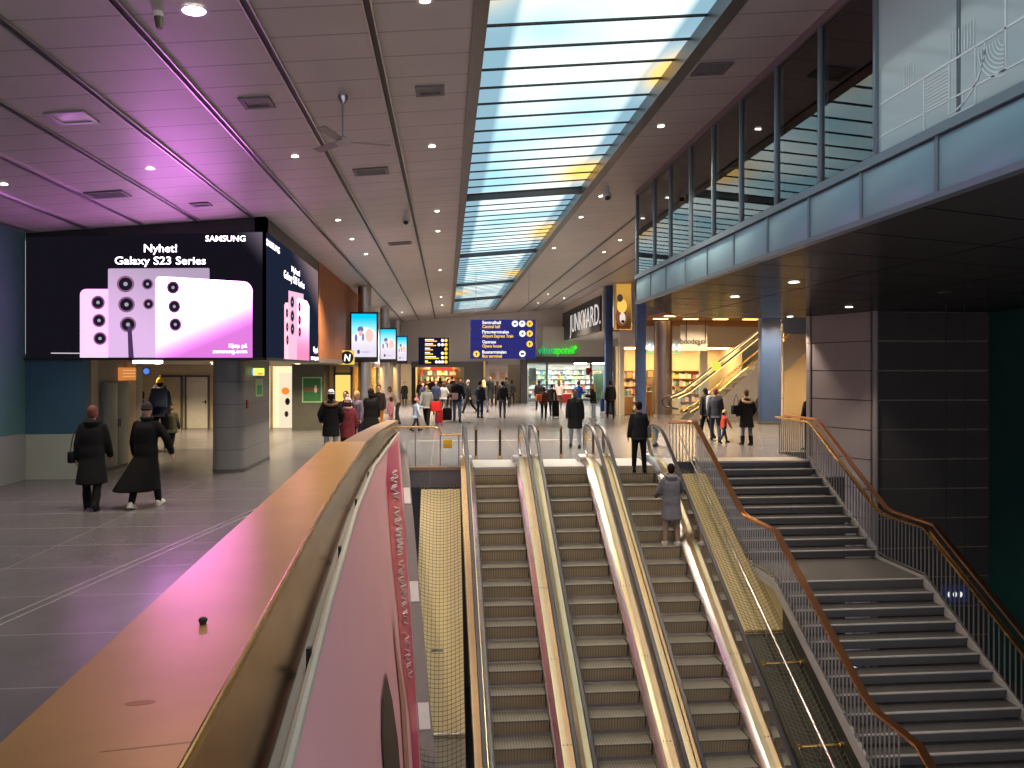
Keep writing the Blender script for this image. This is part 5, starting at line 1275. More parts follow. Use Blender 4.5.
def vent(x, y, lx, ly, lab, cat, mats, slats=0, name='ceiling_vent'):
    p, ex, ey, dn = ceil_frame(x, y); t = thing(name, lab, cat, p)
    def bx(cx, cy, hx, hy, z0, z1):
        c = p+ex*cx+ey*cy; P = [c+ex*sx*hx+ey*sy*hy+dn*z0 for sx, sy in ((-1, -1), (1, -1), (1, 1), (-1, 1))]; return P, dn*(z1-z0)
    mb = MB()
    for a_ in ((0, ly, lx+.03, .03), (0, -ly, lx+.03, .03), (lx, 0, .03, ly), (-lx, 0, .03, ly)): P, v = bx(*a_, 0, .025); mb.prism(P, v)
    mb.build('frame', mats[0], t, smooth=0)
    mb = MB(); P, v = bx(0, 0, lx, ly, -.002, .006); mb.prism(P, v); mb.build('plate', mats[1], t, smooth=0)
    for k in range(slats):
        mb = MB(); P, v = bx(0, -ly+2*ly*(k+.5)/slats, lx-.02, .018, .006, .022); mb.prism(P, v); mb.build('slat', mats[0], t, smooth=0)
m_vent = pm('vent_grey', (.16, .15, .16), .45)
vent(108, 194, .30, .20, 'dark slatted ceiling vent above the pink billboard, far left', 'vent', (m_vent, m_dark), 5)
vent(371, 171, .28, .2, 'dark slatted ceiling vent just beyond the ceiling fan', 'vent', (m_vent, m_dark), 5)
vent(257, 102, .17, .17, 'plain dark ceiling hatch left of the ceiling fan', 'hatch', (m_vent, m_vent), 0, 'ceiling_hatch')
vent(72, 117, .22, .2, 'white reflective ceiling hatch among the purple panels, far left', 'hatch', (m_alu, pm('white_plate_gloss', (.75, .72, .78), .15)), 0, 'ceiling_hatch')
vent(430, 90, .16, .14, 'small grey ceiling hatch close to the left rim of the skylight', 'hatch', (m_vent, m_vent), 0, 'ceiling_hatch')
vent(201, 204, .15, .12, 'small grey ceiling hatch directly above the phone picture', 'hatch', (m_vent, m_vent), 0, 'ceiling_hatch')
vent(712, 68, .2, .18, 'grey ceiling hatch between skylight and walkway glazing', 'hatch', (m_vent, m_vent), 0, 'ceiling_hatch')
vent(400, 243, .3, .2, 'faint pale ceiling vent farther down the hall than the others', 'vent', (m_vent, m_mgrey), 5)
p, ex, ey, dn = ceil_frame(158, 12); t = thing('smoke_detector', 'small cylindrical smoke detector at the top edge beside the larger downlight', 'detector', p)
mb = MB(); mb.tube([p, p+dn*.05], .05, 16); mb.build('base', m_white, t); mb = MB(); mb.tube([p+dn*.05, p+dn*.16], [.042, .03], 16); mb.build('sensor', pm('sensor_olive', (.10, .10, .06), .4), t)
# ceiling fan
p, ex, ey, dn = ceil_frame(343, 96); t = thing('ceiling_fan', 'pale three bladed ceiling fan hanging from a long thin rod', 'fan', p)
mb = MB(); mb.tube([p, p+Vector((0, 0, -.03)), p+Vector((0, 0, -.10))], [.07, .07, .03], 14); mb.build('mount', m_alu, t)
zf = onY(343, 142, p.y).z; hb = Vector((p.x, p.y, zf)); mb = MB(); mb.tube([p, hb], .012, 8); mb.build('rod', m_alu, t)
mb = MB(); mb.loft([(hb+Vector((0, 0, .07)), .03, .03), (hb+Vector((0, 0, .03)), .09, .09), (hb-Vector((0, 0, .02)), .10, .10), (hb-Vector((0, 0, .05)), .05, .05)], 18); mb.build('motor', pm('fan_cream', (.55, .48, .46), .4), t)
for k in range(3):
    a = math.radians(12+120*k); d_ = Vector((math.cos(a), math.sin(a), 0)); n_ = Vector((-d_.y, d_.x, .15)); mb = MB()
    r0, r1 = .09, .62
    mb.prism([hb+d_*r0-n_*.03, hb+d_*(r0+.12)-n_*.06, hb+d_*r1-n_*.065, hb+d_*r1+n_*.065, hb+d_*(r0+.12)+n_*.06, hb+d_*r0+n_*.03], (0, 0, .008)); mb.build('blade', pm('fan_blade', (.30, .25, .27), .4), t, smooth=0)
# dome cameras
for i, (x, y, lab) in enumerate(((406, 212, 'small white security camera under the ceiling left of the skylight'), (607, 187, 'pale security camera on the ceiling right of the skylight'))):
    p, ex, ey, dn = ceil_frame(x, y); t = thing('security_camera', lab, 'camera', p); mb = MB(); mb.tube([p, p+Vector((0, 0, -.12))], .05, 12); mb.build('mount', m_white, t)
    mb = MB(); mb.ball(p+Vector((0, 0, -.20)), (.10, .10, .10)); mb.build('housing', m_white, t); mb = MB(); mb.ball(p+Vector((0, -.04, -.24)), (.065, .065, .065)); mb.build('lens', m_black, t)
# downlights in the dark soffit below the walkway
for x, y in ((794, 282), (849, 307), (790, 316.5), (735, 296.5), (944, 292)):
    r_ = ray(x, y); p = atd(x, y, (3.888-HC)/r_[2])
    dull = x == 944
    t = thing('soffit_light', 'unlit dull downlight in the dark underside of the walkway' if dull else 'small round downlight in the dark glossy underside of the walkway', 'ceiling light', p, None if dull else 'soffit downlights')
    mb = MB(); mb.ring(p-Vector((0, 0, .008)), (1, 0, 0), (0, 1, 0), .11, .085, 18); mb.build('trim_ring', m_alu, t, recalc=False)
    mb = MB(); mb.disc(p-Vector((0, 0, .004)), (1, 0, 0), (0, 1, 0), .085, None, (0, 0, -.003), 18); mb.build('lens', m_mgrey if dull else e_down, t)
    if not dull:
        ld = bpy.data.lights.new('soffit_beam', 'SPOT'); ld.energy = 320; ld.color = (1, .80, .62); ld.spot_size = 1.5; ld.spot_blend = .5; ld.shadow_soft_size = .08
        lo_ = bpy.data.objects.new('beam', ld); lo_.location = (0, 0, -.03); _link(lo_, t)
# passage lamps
for i, (X, Y) in enumerate(((-8.9, 24), (-6.6, 22.5), (-6.6, 27), (-10.5, 29), (-8.5, 29), (-5.4, 28.5))):
    t = thing('passage_light', 'round warm downlight in the low passage ceiling under the billboard', 'ceiling light', (X, Y, 2.57), 'passage downlights')
    mb = MB(); mb.disc((X, Y, 2.572), (1, 0, 0), (0, 1, 0), .10, None, (0, 0, -.006), 18); mb.build('lens', em('passage_glow', (1., .80, .52), 8.), t)
    mb = MB(); mb.ring((X, Y, 2.564), (1, 0, 0), (0, 1, 0), .13, .10, 18); mb.build('trim_ring', m_alu, t, recalc=False)
    ld = bpy.data.lights.new('passage_beam', 'SPOT'); ld.energy = 420; ld.color = (1, .78, .48); ld.spot_size = 2.4; ld.spot_blend = .7; ld.shadow_soft_size = .1
    lo_ = bpy.data.objects.new('beam', ld); lo_.location = (0, 0, -.05); _link(lo_, t)
# ================================================================== people
def remesh(mb, voxel, it=4, fac=.5):
    me = bpy.data.meshes.new('tmp'); me.from_pydata(mb.v, [], mb.f)
    bm = bmesh.new(); bm.from_mesh(me); bmesh.ops.recalc_face_normals(bm, faces=list(bm.faces)); bm.to_mesh(me); bm.free()
    o = bpy.data.objects.new('tmp', me); COL.objects.link(o)
    r = o.modifiers.new('r', 'REMESH'); r.mode = 'VOXEL'; r.voxel_size = voxel; r.use_smooth_shade = True
    if it: s_ = o.modifiers.new('s', 'SMOOTH'); s_.factor = fac; s_.iterations = it
    dg = bpy.context.evaluated_depsgraph_get(); dg.update()
    out = bpy.data.meshes.new_from_object(o.evaluated_get(dg))
    bpy.data.objects.remove(o); bpy.data.meshes.remove(me)
    out.polygons.foreach_set('use_smooth', [True]*len(out.polygons)); out.materials.clear(); out.materials.append(None)
    return out
R = math.radians
def joints(p):
    hip = .92; J = {}
    lean = R(p.get('lean', 3))
    def up(z): return Vector((0, math.sin(lean)*(z-hip), hip+math.cos(lean)*(z-hip)))
    J['up'] = up
    for s, k in ((-1, 'L'), (1, 'R')):
        th, kn = p.get('leg'+k, (4*s, 3)); ab = R(p.get('abd', 3))*s
        th, kn = R(th), R(kn)
        H = Vector((.092*s, 0, hip-.02)); K = H+Vector((math.sin(ab)*.4, math.sin(th)*.415, -math.cos(th)*.415)); A = K+Vector((math.sin(ab)*.2, math.sin(th-kn)*.405, -math.cos(th-kn)*.405))
        J['hip'+k], J['knee'+k], J['ank'+k] = H, K, A
        J['toe'+k] = th-kn
        f, a, e = p.get('arm'+k, (4, 9, 12)); f, a, e = R(f)+lean*.0, R(a), R(e)
        SH = up(1.395)+Vector((.168*s, 0, 0))
        d1 = Vector((s*math.sin(a), math.sin(f)*math.cos(a), -math.cos(f)*math.cos(a)))
        a2 = a*.5-R(p.get('fold', 0)); d2 = Vector((s*math.sin(a2), math.sin(f+e)*math.cos(a2), -math.cos(f+e)*math.cos(a2)))
        E = SH+d1*.29; W_ = E+d2*.25
        J['sh'+k], J['el'+k], J['wr'+k], J['fd'+k] = SH, E, W_, d2
    low = min(J['ankL'].z, J['ankR'].z)-.085
    J['drop'] = low
    for k in list(J):
        if isinstance(J[k], Vector) and k[:2] != 'fd': J[k] = J[k]-Vector((0, 0, low))
    u0 = up; J['up'] = lambda z: u0(z)-Vector((0, 0, low))
    return J
def hand(mb, W_, d, s, curl=28):
    fwd = Vector((0, 1, 0)); fwd = (fwd-d*fwd.dot(d)); fwd = fwd.normalized() if fwd.length > .2 else Vector((0, 0, 1))
    n_ = d.cross(fwd).normalized(); n_ = n_ if n_.x*s < 0 else -n_      # palm side, towards the body
    rot = Matrix((n_, fwd, d)).transposed()
    mb.ball(W_+d*.048, (.017, .041, .055), 0, 12, 8, rot)
    for k, (o, l) in enumerate(((-.031, .058), (-.0105, .074), (.0105, .080), (.031, .072))):
        b = W_+d*.082+fwd*o; c = R(curl+8*(3-k)); d1 = d*math.cos(c*.5)+n_*math.sin(c*.5); d2 = d*math.cos(c*1.5)+n_*math.sin(c*1.5)
        mb.tube([b-d*.012, b+d1*l*.5, b+d1*l*.5+d2*l*.5], [.0095, .0092, .008], 8)
    b = W_+d*.025+fwd*.034; t1 = (d*.7+fwd*.7+n_*.15).normalized(); t2 = (d*.9+fwd*.3+n_*.3).normalized()
    mb.tube([b-t1*.012, b+t1*.036, b+t1*.036+t2*.03], [.013, .0115, .009], 8)
def limb(mb, pts, rad, n=12):
    mb.tube(pts, rad, n)
    for p, r in zip(pts, rad): mb.ball(p, r, 0, 12, 7)
def head_c(J): return J['up'](1.635)
def body_mesh(p):
    J = joints(p); mb = MB(); up = J['up']; hs = p.get('head', 1.)
    mb.loft([(up(.84), .12, .09), (up(.93), .165, .115), (up(1.08), .135, .095), (up(1.22), .150, .105), (up(1.36), .155, .105), (up(1.43), .105, .075), (up(1.46), .06, .055)], 16)
    mb.tube([up(1.42), up(1.54)], .052, 12)
    h = up(1.635); mb.ball(h, (.074*hs, .094*hs, .108*hs)); mb.ball(h+Vector((0, .022, -.055))*hs, (.056*hs, .066*hs, .065*hs))
    mb.ball(h+Vector((0, .096, -.022))*hs, (.013*hs, .020*hs, .020*hs), 0, 8, 6); mb.tube([h+Vector((0, .083, .012))*hs, h+Vector((0, .105, -.02))*hs], [.008*hs, .012*hs], 8)
    for s in (-1, 1): mb.ball(h+Vector((.076*s, -.008, -.012))*hs, (.012*hs, .022*hs, .032*hs), 0, 8, 6)
    for s, k in ((-1, 'L'), (1, 'R')):
        S_, E, W_ = J['sh'+k], J['el'+k], J['wr'+k]
        limb(mb, [S_, S_.lerp(E, .5), E, E.lerp(W_, .4), W_], [.055, .047, .040, .038, .026])
        hand(mb, W_, J['fd'+k], s, p.get('curl', 28))
        H, K, A = J['hip'+k], J['knee'+k], J['ank'+k]
        limb(mb, [H, H.lerp(K, .5), K, K.lerp(A, .35), A], [.088, .072, .055, .053, .036])
        an = J['toe'+k]*.6; d_ = Vector((0, math.cos(an), math.sin(an))); rot = Matrix((Vector((1, 0, 0)), d_, Vector((1, 0, 0)).cross(d_))).transposed()
        mb.ball(A+d_*.06+Vector((0, 0, -.045)), (.042, .125, .034), 0, 12, 7, rot)
    return remesh(mb, .0125, 3)
def coat_mesh(p, hem, flare, bulk, sway=0., arms=True):
    J = joints(p); mb = MB(); up = J['up']; b = bulk
    rings = []
    mid = (J['kneeL']+J['kneeR'])/2
    base = up(.92)
    hz = hem-J['drop']
    if hem < .86:
        nz = 5
        for i in range(nz):
            f = i/(nz-1); z = hz+(base.z-.06-hz)*f; g = 1-f
            cx = Vector((sway*g*.35, base.y+(mid.y-base.y)*g*.7-.02*g, z)); spread = abs(J['kneeL'].y-J['kneeR'].y)*.35*g
            rings.append((cx, .165+b+flare*g, .12+b+flare*.8*g+spread))
    rings += [(up(.95), .165+b, .122+b), (up(1.08), .148+b, .112+b), (up(1.22), .160+b, .120+b), (up(1.35), .165+b*.6, .118+b*.8), (up(1.415), .118+b*.4, .092+b*.4), (up(1.455), .082+b*.25, .076+b*.25), (up(1.49), .064+b*.2, .062+b*.2)]
    mb.loft(rings, 20, 0, 2.25)
    if arms:
        for s, k in ((-1, 'L'), (1, 'R')):
            S_, E, W_ = J['sh'+k], J['el'+k], J['wr'+k]; W2 = W_.lerp(E, .06)
            limb(mb, [S_-Vector((.01*s, 0, .0)), S_.lerp(E, .5), E, E.lerp(W_, .5), W2], [.060+b*.35, .058+b*.45, .055+b*.5, .050+b*.45, .043+b*.4])
    return remesh(mb, .021, 3)
def trousers_mesh(p, wide=0.):
    J = joints(p); mb = MB(); up = J['up']
    mb.loft([(up(.80), .10, .085), (up(.88), .168, .118), (up(.96), .166, .118), (up(1.03), .15, .106)], 16)
    for k in 'LR':
        H, K, A = J['hip'+k], J['knee'+k], J['ank'+k]; A2 = A.lerp(K, .02)
        limb(mb, [H, H.lerp(K, .5), K, K.lerp(A, .35), A2], [.098, .086, .069+wide*.5, .067+wide*.8, .055+wide])
    return remesh(mb, .02, 3)
def shoe_mesh(p, k, boot=False):
    J = joints(p); mb = MB(); A = J['ank'+k]; an = J['toe'+k]*.6; d_ = Vector((0, math.cos(an), math.sin(an))); u_ = Vector((1, 0, 0)).cross(d_); rot = Matrix((Vector((1, 0, 0)), d_, u_)).transposed()
    c = A+d_*.055-u_*.048; mb.ball(c, (.050, .140, .042), 0, 14, 8, rot); mb.ball(A-u_*.03-d_*.03, (.047, .06, .052), 0, 12, 7, rot)
    mb.prism([c+Vector((1, 0, 0))*x*.048+d_*y-u_*.038 for x, y in ((-.7, -.135), (.7, -.135), (1, -.08), (.95, .02), (1.02, .09), (.6, .15), (-.6, .15), (-1.02, .09), (-.95, .02), (-1, -.08))], u_*.022)
    if boot: K = J['knee'+k]; limb(mb, [A-u_*.01, A.lerp(K, .45)], [.062, .073])
    return remesh(mb, .012, 2)
def hair_mesh(p, kind):
    J = joints(p); mb = MB(); h = head_c(J); hs = p.get('head', 1.)
    V = lambda x, y, z: h+Vector((x, y, z))*hs
    def B(c, r): mb.ball(V(*c), Vector(r)*hs, 0, 18, 12)
    if kind == 'short': B((0, -.018, .022), (.083, .094, .104)); B((0, -.05, -.03), (.072, .058, .07))
    elif kind == 'bob': B((0, -.018, .022), (.088, .098, .108)); B((0, -.045, -.05), (.088, .066, .10))
    elif kind == 'long': B((0, -.016, .022), (.088, .098, .108)); mb.loft([(V(0, -.105, -.36), .06*hs, .03*hs), (V(0, -.10, -.25), .10*hs, .05*hs), (V(0, -.07, -.10), .095*hs, .065*hs), (V(0, -.04, .04), .085*hs, .07*hs)], 14)
    elif kind == 'bun': B((0, -.018, .022), (.083, .094, .104)); B((0, -.10, .07), (.042, .042, .042)); B((0, -.05, -.03), (.07, .055, .06))
    elif kind == 'beanie':
        B((0, -.012, .045), (.087, .100, .092)); mb.tube([V(.088*math.cos(a), -.012+.101*math.sin(a), .018) for a in [2*PI*i/18 for i in range(18)]], .010*hs, 8, closed=True)
    elif kind == 'pom':
        B((0, -.012, .045), (.087, .100, .095)); mb.tube([V(.088*math.cos(a), -.012+.101*math.sin(a), .018) for a in [2*PI*i/18 for i in range(18)]], .010*hs, 8, closed=True); B((0, -.02, .165), (.036, .036, .034))
    elif kind == 'hoodup': B((0, -.026, .012), (.104, .108, .128)); B((0, -.05, -.09), (.10, .085, .09))
    elif kind == 'hood':   # hood lying on the back of the neck
        u = J['up']; mb.ball(u(1.455)+Vector((0, -.085, .0)), (.125, .062, .075)); mb.tube([u(1.47)+Vector((.115*math.cos(a), -.03+.10*math.sin(a), .02+.02*math.sin(a))) for a in [2*PI*i/16 for i in range(16)]], .03, 8, closed=True)
    elif kind == 'fur':
        u = J['up']; rn = random.Random(2)
        for i in range(60):
            a = 2*PI*i/60; c = u(1.44)+Vector((.15*math.cos(a), -.055+.115*math.sin(a), -.035+.05*math.sin(a))); mb.ball(c, .036+.012*rn.random(), 0, 8, 6)
    elif kind == 'scarf':
        u = J['up']; mb.tube([u(1.50)+Vector((.078*math.cos(a), .005+.078*math.sin(a), 0)) for a in [2*PI*i/16 for i in range(16)]], .034, 8, closed=True)
    return remesh(mb, .011 if kind != 'fur' else .012, 2)
def eye_mesh(p, s):
    J = joints(p); h = head_c(J); hs = p.get('head', 1.); mb = MB(); mb.ball(h+Vector((.030*s, .088, .008))*hs, .0095*hs, 0, 8, 6); return remesh(mb, .0035, 0)
def mouth_mesh(p):
    J = joints(p); h = head_c(J); hs = p.get('head', 1.); mb = MB(); mb.ball(h+Vector((0, .086, -.066))*hs, (.022*hs, .006*hs, .006*hs), 0, 10, 6); return remesh(mb, .0035, 0)
POSES = {
 'stand': dict(legL=(2, 2), legR=(-2, 4), lean=2),
 'wait': dict(legL=(5, 5), legR=(-3, 2), lean=1, armL=(8, 10, 20), armR=(2, 8, 10)),
 'walk': dict(legL=(24, 6), legR=(-17, 22), lean=5, armL=(-18, 8, 8), armR=(20, 8, 18)),
 'walkm': dict(legR=(24, 6), legL=(-17, 22), lean=5, armR=(-18, 8, 8), armL=(20, 8, 18)),
 'slow': dict(legL=(12, 4), legR=(-10, 14), lean=4, armL=(-8, 9, 8), armR=(10, 9, 14)),
 'slowm': dict(legR=(12, 4), legL=(-10, 14), lean=4, armR=(-8, 9, 8), armL=(10, 9, 14)),
 'swing': dict(legR=(16, 5), legL=(-12, 12), lean=3, armR=(6, 32, 4), armL=(4, 12, 20)),
 'pocket': dict(legL=(4, 4), legR=(-3, 3), lean=2, armL=(-6, 22, 42), armR=(-6, 22, 42), fold=18),
 'phone': dict(legL=(3, 3), legR=(-3, 3), lean=3, armL=(14, 12, 75), armR=(18, 12, 82), fold=14),
 'hold': dict(legL=(10, 4), legR=(-8, 10), lean=3, armL=(6, 10, 14), armR=(24, 20, 22)),
 'rail': dict(legL=(3, 3), legR=(-2, 3), lean=3, armR=(30, 22, 40), armL=(16, 14, 46), fold=6),
 'pull': dict(legL=(16, 5), legR=(-12, 14), lean=5, armL=(-26, 14, 6), armR=(14, 10, 40)),
 'stoop': dict(legL=(12, 14), legR=(4, 16), lean=32, armL=(52, 8, 10), armR=(56, 8, 10)),
 'cwalk': dict(legL=(20, 6), legR=(-15, 18), lean=4, armL=(-10, 14, 8), armR=(18, 14, 14), head=1.28),
 'cstand': dict(legL=(3, 3), legR=(-3, 4), lean=2, armL=(4, 14, 10), armR=(6, 14, 10), head=1.28),
 'chold': dict(legL=(18, 6), legR=(-14, 16), lean=3, armL=(70, 34, 6), armR=(4, 14, 10), head=1.28),
}
for k in POSES: POSES[k]['_n'] = k
_mc = {}
def cached(key, fn):
    if key not in _mc: _mc[key] = fn()
    return _mc[key]
def piece(name, me, mat, parent, label=None):
    o = bpy.data.objects.new(name, me); _link(o, parent)
    o.material_slots[0].link = 'OBJECT'; o.material_slots[0].material = mat
    if label: o['label'] = label
    return o
_cm = {}
def cloth(c):
    k = tuple(c)
    if k not in _cm: _cm[k] = pm('fabric_%d' % len(_cm), c, .85, var=.22, scale=14, bump=.25, spec=.12)
    return _cm[k]
SKIN = pm('skin', (.55, .31, .22), .5, var=.08)
EYE = pm('eye_dark', (.02, .015, .012), .2); LIP = pm('lip', (.35, .10, .09), .5)
BLK = (.012, .012, .014); NAVY = (.018, .024, .05); JEAN = (.06, .09, .17); LJEAN = (.28, .36, .50); DGR = (.05, .05, .055); GRY = (.22, .22, .24)
BRN = (.06, .03, .015); DBR = (.02, .012, .008); BLOND = (.50, .36, .16); GREYH = (.30, .28, .27)
def person(label, pos, h, rz, pose, top=BLK, kind='jacket', legs=DGR, hair='short', hc=DBR, hat=None, hatc=None, extra=None, extrac=None, shoes=BLK, boot=False, group=None, face=True, skin=None, sway=0., wide=0.):
    p = POSES[pose]; t = thing('person', label, 'person', pos, group, math.radians(rz)); s = h/1.75; t.scale = (s, s, s)
    piece('body', cached(('b', pose), lambda: body_mesh(p)), skin or SKIN, t)
    HEM = {'jacket': (.80, .015, .022), 'puffer': (.72, .02, .045), 'parka': (.56, .03, .035), 'coat': (.44, .05, .028), 'long': (.32, .11, .028), 'flared': (.30, .17, .028), 'cloak': (.22, .22, .05), 'sweater': (.84, .0, .008)}[kind]
    piece('coat' if kind not in ('jacket', 'sweater', 'puffer') else {'jacket': 'jacket', 'puffer': 'jacket', 'sweater': 'sweater'}[kind], cached(('c', pose, kind, sway), lambda: coat_mesh(p, *HEM, sway)), cloth(top), t)
    piece('trousers', cached(('t', pose, wide), lambda: trousers_mesh(p, wide)), cloth(legs), t)
    for k in 'LR': piece('shoe' if not boot else 'boot', cached(('s', pose, k, boot), lambda: shoe_mesh(p, k, boot)), cloth(shoes), t)
    if hair: piece('hair', cached(('h', pose, hair), lambda: hair_mesh(p, hair)), cloth(hc), t)
    if hat: piece('hat', cached(('h', pose, hat), lambda: hair_mesh(p, hat)), cloth(hatc or BLK), t)
    if extra: piece({'hood': 'hood', 'fur': 'fur_trim', 'scarf': 'scarf', 'hoodup': 'hood'}[extra], cached(('h', pose, extra), lambda: hair_mesh(p, extra)), cloth(extrac or top), t)
    if face:
        for sd in (-1, 1): piece('eye', cached(('e', pose, sd), lambda: eye_mesh(p, sd)), EYE, t)
        piece('mouth', cached(('m', pose), lambda: mouth_mesh(p)), LIP, t)
    return t
def local(t, v):
    """point of a person's own frame in the hall"""
    s = t.scale[0]; a = t.rotation_euler.z; x, y, z = v[0]*s, v[1]*s, v[2]*s
    return Vector((t.location.x+x*math.cos(a)-y*math.sin(a), t.location.y+x*math.sin(a)+y*math.cos(a), t.location.z+z))
def backpack(t, label, col, w=.30, hgt=.44, dep=.17, z=1.02):
    b = thing('backpack', label, 'backpack', local(t, (0, 0, z)), None, t.rotation_euler.z); s = t.scale[0]; b.scale = (s,)*3
    def P(mb, name, mat):
        o = mb.build(name, mat, None); o.parent = b; return o
    mb = MB(); mb.bbox(-w/2, w/2, -.13-dep, -.145, 0, hgt, .05, 0, 3); P(mb, 'pack', cloth(col))
    mb = MB(); mb.bbox(-w*.36, w*.36, -.13-dep-.05, -.125-dep, .04, hgt*.5, .025, 0, 2); P(mb, 'front_pocket', cloth(tuple(c*.8 for c in col)))
    for sd in (-1, 1):
        mb = MB(); mb.tube([(sd*.10, -.145, hgt-.02), (sd*.115, -.10, hgt+.03), (sd*.12, .0, hgt+.035), (sd*.125, .125, hgt-.08), (sd*.14, .13, hgt-.25), (sd*.155, -.10, .08)], .016, 6); P(mb, 'strap', cloth(DGR))
    return b
def suitcase(pos, label, col, h=.55, w=.36, rz=0):
    t = thing('suitcase', label, 'suitcase', pos, None, math.radians(rz))
    def P(mb, n_, m): o = mb.build(n_, m, None); o.parent = t
    mb = MB(); mb.bbox(-w/2, w/2, -.12, .12, .05, h, .03, 0, 3); P(mb, 'shell', cloth(col))
    for sx in (-1, 1):
        for sy in (-1, 1): mb = MB(); mb.tube([(sx*(w/2-.04)-.012, sy*.08, .028), (sx*(w/2-.04)+.012, sy*.08, .028)], .027, 10); P(mb, 'wheel', m_black)
    mb = MB(); mb.tube([(-.08, -.08, h), (-.08, -.08, h+.38), (.08, -.08, h+.38), (.08, -.08, h)], .012, 6); P(mb, 'pull_handle', m_alu)
    return t
def bag(pos, label, col, w=.32, h=.26, d=.12, rz=0, name='shoulder_bag', strap=.35):
    t = thing(name, label, 'bag', pos, None, math.radians(rz))
    def P(mb, n_, m): o = mb.build(n_, m, None); o.parent = t
    mb = MB(); mb.bbox(-w/2, w/2, -d/2, d/2, 0, h, .035, 0, 3); P(mb, 'bag_body', cloth(col))
    mb = MB(); mb.tube([(-w*.35, 0, h-.02), (-w*.2, 0, h+strap*.6), (0, 0, h+strap), (w*.2, 0, h+strap*.6), (w*.35, 0, h-.02)], .010, 6); P(mb, 'strap', cloth(DGR))
    return t
def at(x, y, hp=None):
    p = fl(x, y); d = p.x*S+p.y*C
    return p, (hp*d/F if hp else None)
def put(label, x, y, ht, rz, pose, **k):
    p, h = at(x, y, y-ht); return person(label, p, h, rz, pose, **k)
# ---- left concourse
w = put('person in a long black hooded coat walking away at the far left', 92, 509, 405, 6, 'slow', kind='coat', top=BLK, legs=BLK, hair='short', hc=(.16, .06, .05), extra='hood', boot=True, skin=pm('ruddy_skin', (.50, .22, .18), .5))
bag(local(w, (-.27, .02, .78)), 'small black shoulder bag at the hip of the far left walker', BLK, .24, .2, .1, 60)
put('person in a flared ankle length black coat and white trainers, arm swung out', 146, 507, 402, -4, 'swing', kind='flared', top=(.008, .008, .009), legs=BLK, hair='beanie', hc=(.03, .025, .03), shoes=(.65, .63, .60), sway=-.45, extra='scarf', extrac=(.02, .02, .02))
put('short person in an olive black jacket walking into the passage, farthest right of that group', 171, 452, 405, -8, 'slow', kind='puffer', top=(.03, .032, .022), legs=BLK, hair='short', hc=(.09, .05, .03))
put('dark haired person in black ahead of the long coated walker in the passage', 141.5, 452, 391, 10, 'wait', kind='parka', top=(.02, .014, .014), legs=BLK, hair='bob', hc=(.03, .012, .01))
b_ = put('tall person with a yellow knitted hat and navy backpack in the passage', 160, 449, 378, 15, 'slowm', kind='jacket', top=NAVY, legs=BLK, hair='short', hat='pom', hatc=(.80, .52, .04))
backpack(b_, 'navy blue backpack on the person with the yellow hat', (.04, .06, .11), .36, .5, .2)
# ---- group behind the end of the parapet
put('person in a black jacket with fur trim, white knitted hat and pale trousers', 331, 458, 390, 8, 'pocket', kind='parka', top=BLK, legs=(.55, .52, .52), hair='bob', hat='beanie', hatc=(.75, .72, .76), extra='fur', extrac=(.12, .07, .04))
put('dark jacketed bare headed person between the white hat and the burgundy coat', 346, 452, 391, 160, 'stand', kind='jacket', top=(.02, .018, .022), legs=BLK, hair='short', hc=(.06, .03, .02))
put('child in a burgundy coat with a pale pink knitted hat', 348, 456, 399, 5, 'cstand', kind='parka', top=(.20, .035, .045), legs=(.05, .03, .03), hair='bob', hc=BRN, hat='pom', hatc=(.75, .55, .58), extra='hood', extrac=(.45, .22, .24))
put('blond person in a mauve grey jacket right of the burgundy coat', 357, 447, 391, 150, 'stand', kind='jacket', top=(.14, .11, .16), legs=NAVY, hair='bob', hc=(.55, .32, .12))
put('broad person in a wide black cloak like coat beside the columns', 371, 444, 389, 10, 'stand', kind='cloak', top=(.006, .006, .007), legs=BLK, hair='hoodup', hc=(.01, .01, .012))
put('dark haired person in black with an orange garment beside the cloaked one', 379, 432, 385, 175, 'stand', kind='jacket', top=(.03, .02, .02), legs=(.5, .18, .04), hair='short', hc=DBR)
put('person bending forward in pale clothes near the end of the parapet', 398, 424, 384, 100, 'stoop', kind='sweater', top=(.55, .42, .40), legs=(.05, .05, .06), hair='bob', hc=(.20, .09, .05))
put('small child in pink right in front of the bending person', 391, 425, 398, 60, 'cstand', kind='puffer', top=(.62, .25, .32), legs=(.55, .30, .34), hair='short', hc=BRN)
put('dark silhouetted person far back beside the pale column strips', 404.5, 405, 382, 170, 'stand', kind='coat', top=BLK, legs=BLK)
put('toddler in a light blue jacket and pink hat holding a hand out', 416, 431, 398, -70, 'chold', kind='puffer', top=(.36, .46, .62), legs=(.03, .03, .05), hair='short', hat='beanie', hatc=(.62, .20, .26))
m_ = put('man in a grey hooded sweater striding beside the toddler', 427, 427, 383, 165, 'walk', kind='jacket', top=(.30, .32, .30), legs=(.015, .015, .02), hair='short', hc=DBR, extra='hood', extrac=(.26, .28, .26))
bag(local(m_, (-.36, .05, .62)), 'bright red bag held by the man in the grey sweater', (.75, .03, .03), .42, .42, .2, 20, 'holdall', .15)
suitcase(fl(439, 424), 'red suitcase rolling behind the man in the grey sweater', (.42, .03, .04), .62, .3, 20)
put('person in a navy jacket just behind the man in the grey sweater', 436, 414, 381, 175, 'wait', kind='jacket', top=(.03, .04, .08), legs=DGR, hair='short')
put('person in a grey jacket standing in front of the far crowd', 443.5, 411, 383, 5, 'pocket', kind='puffer', top=(.28, .27, .28), legs=DGR, hair='bob', hc=(.04, .02, .02))
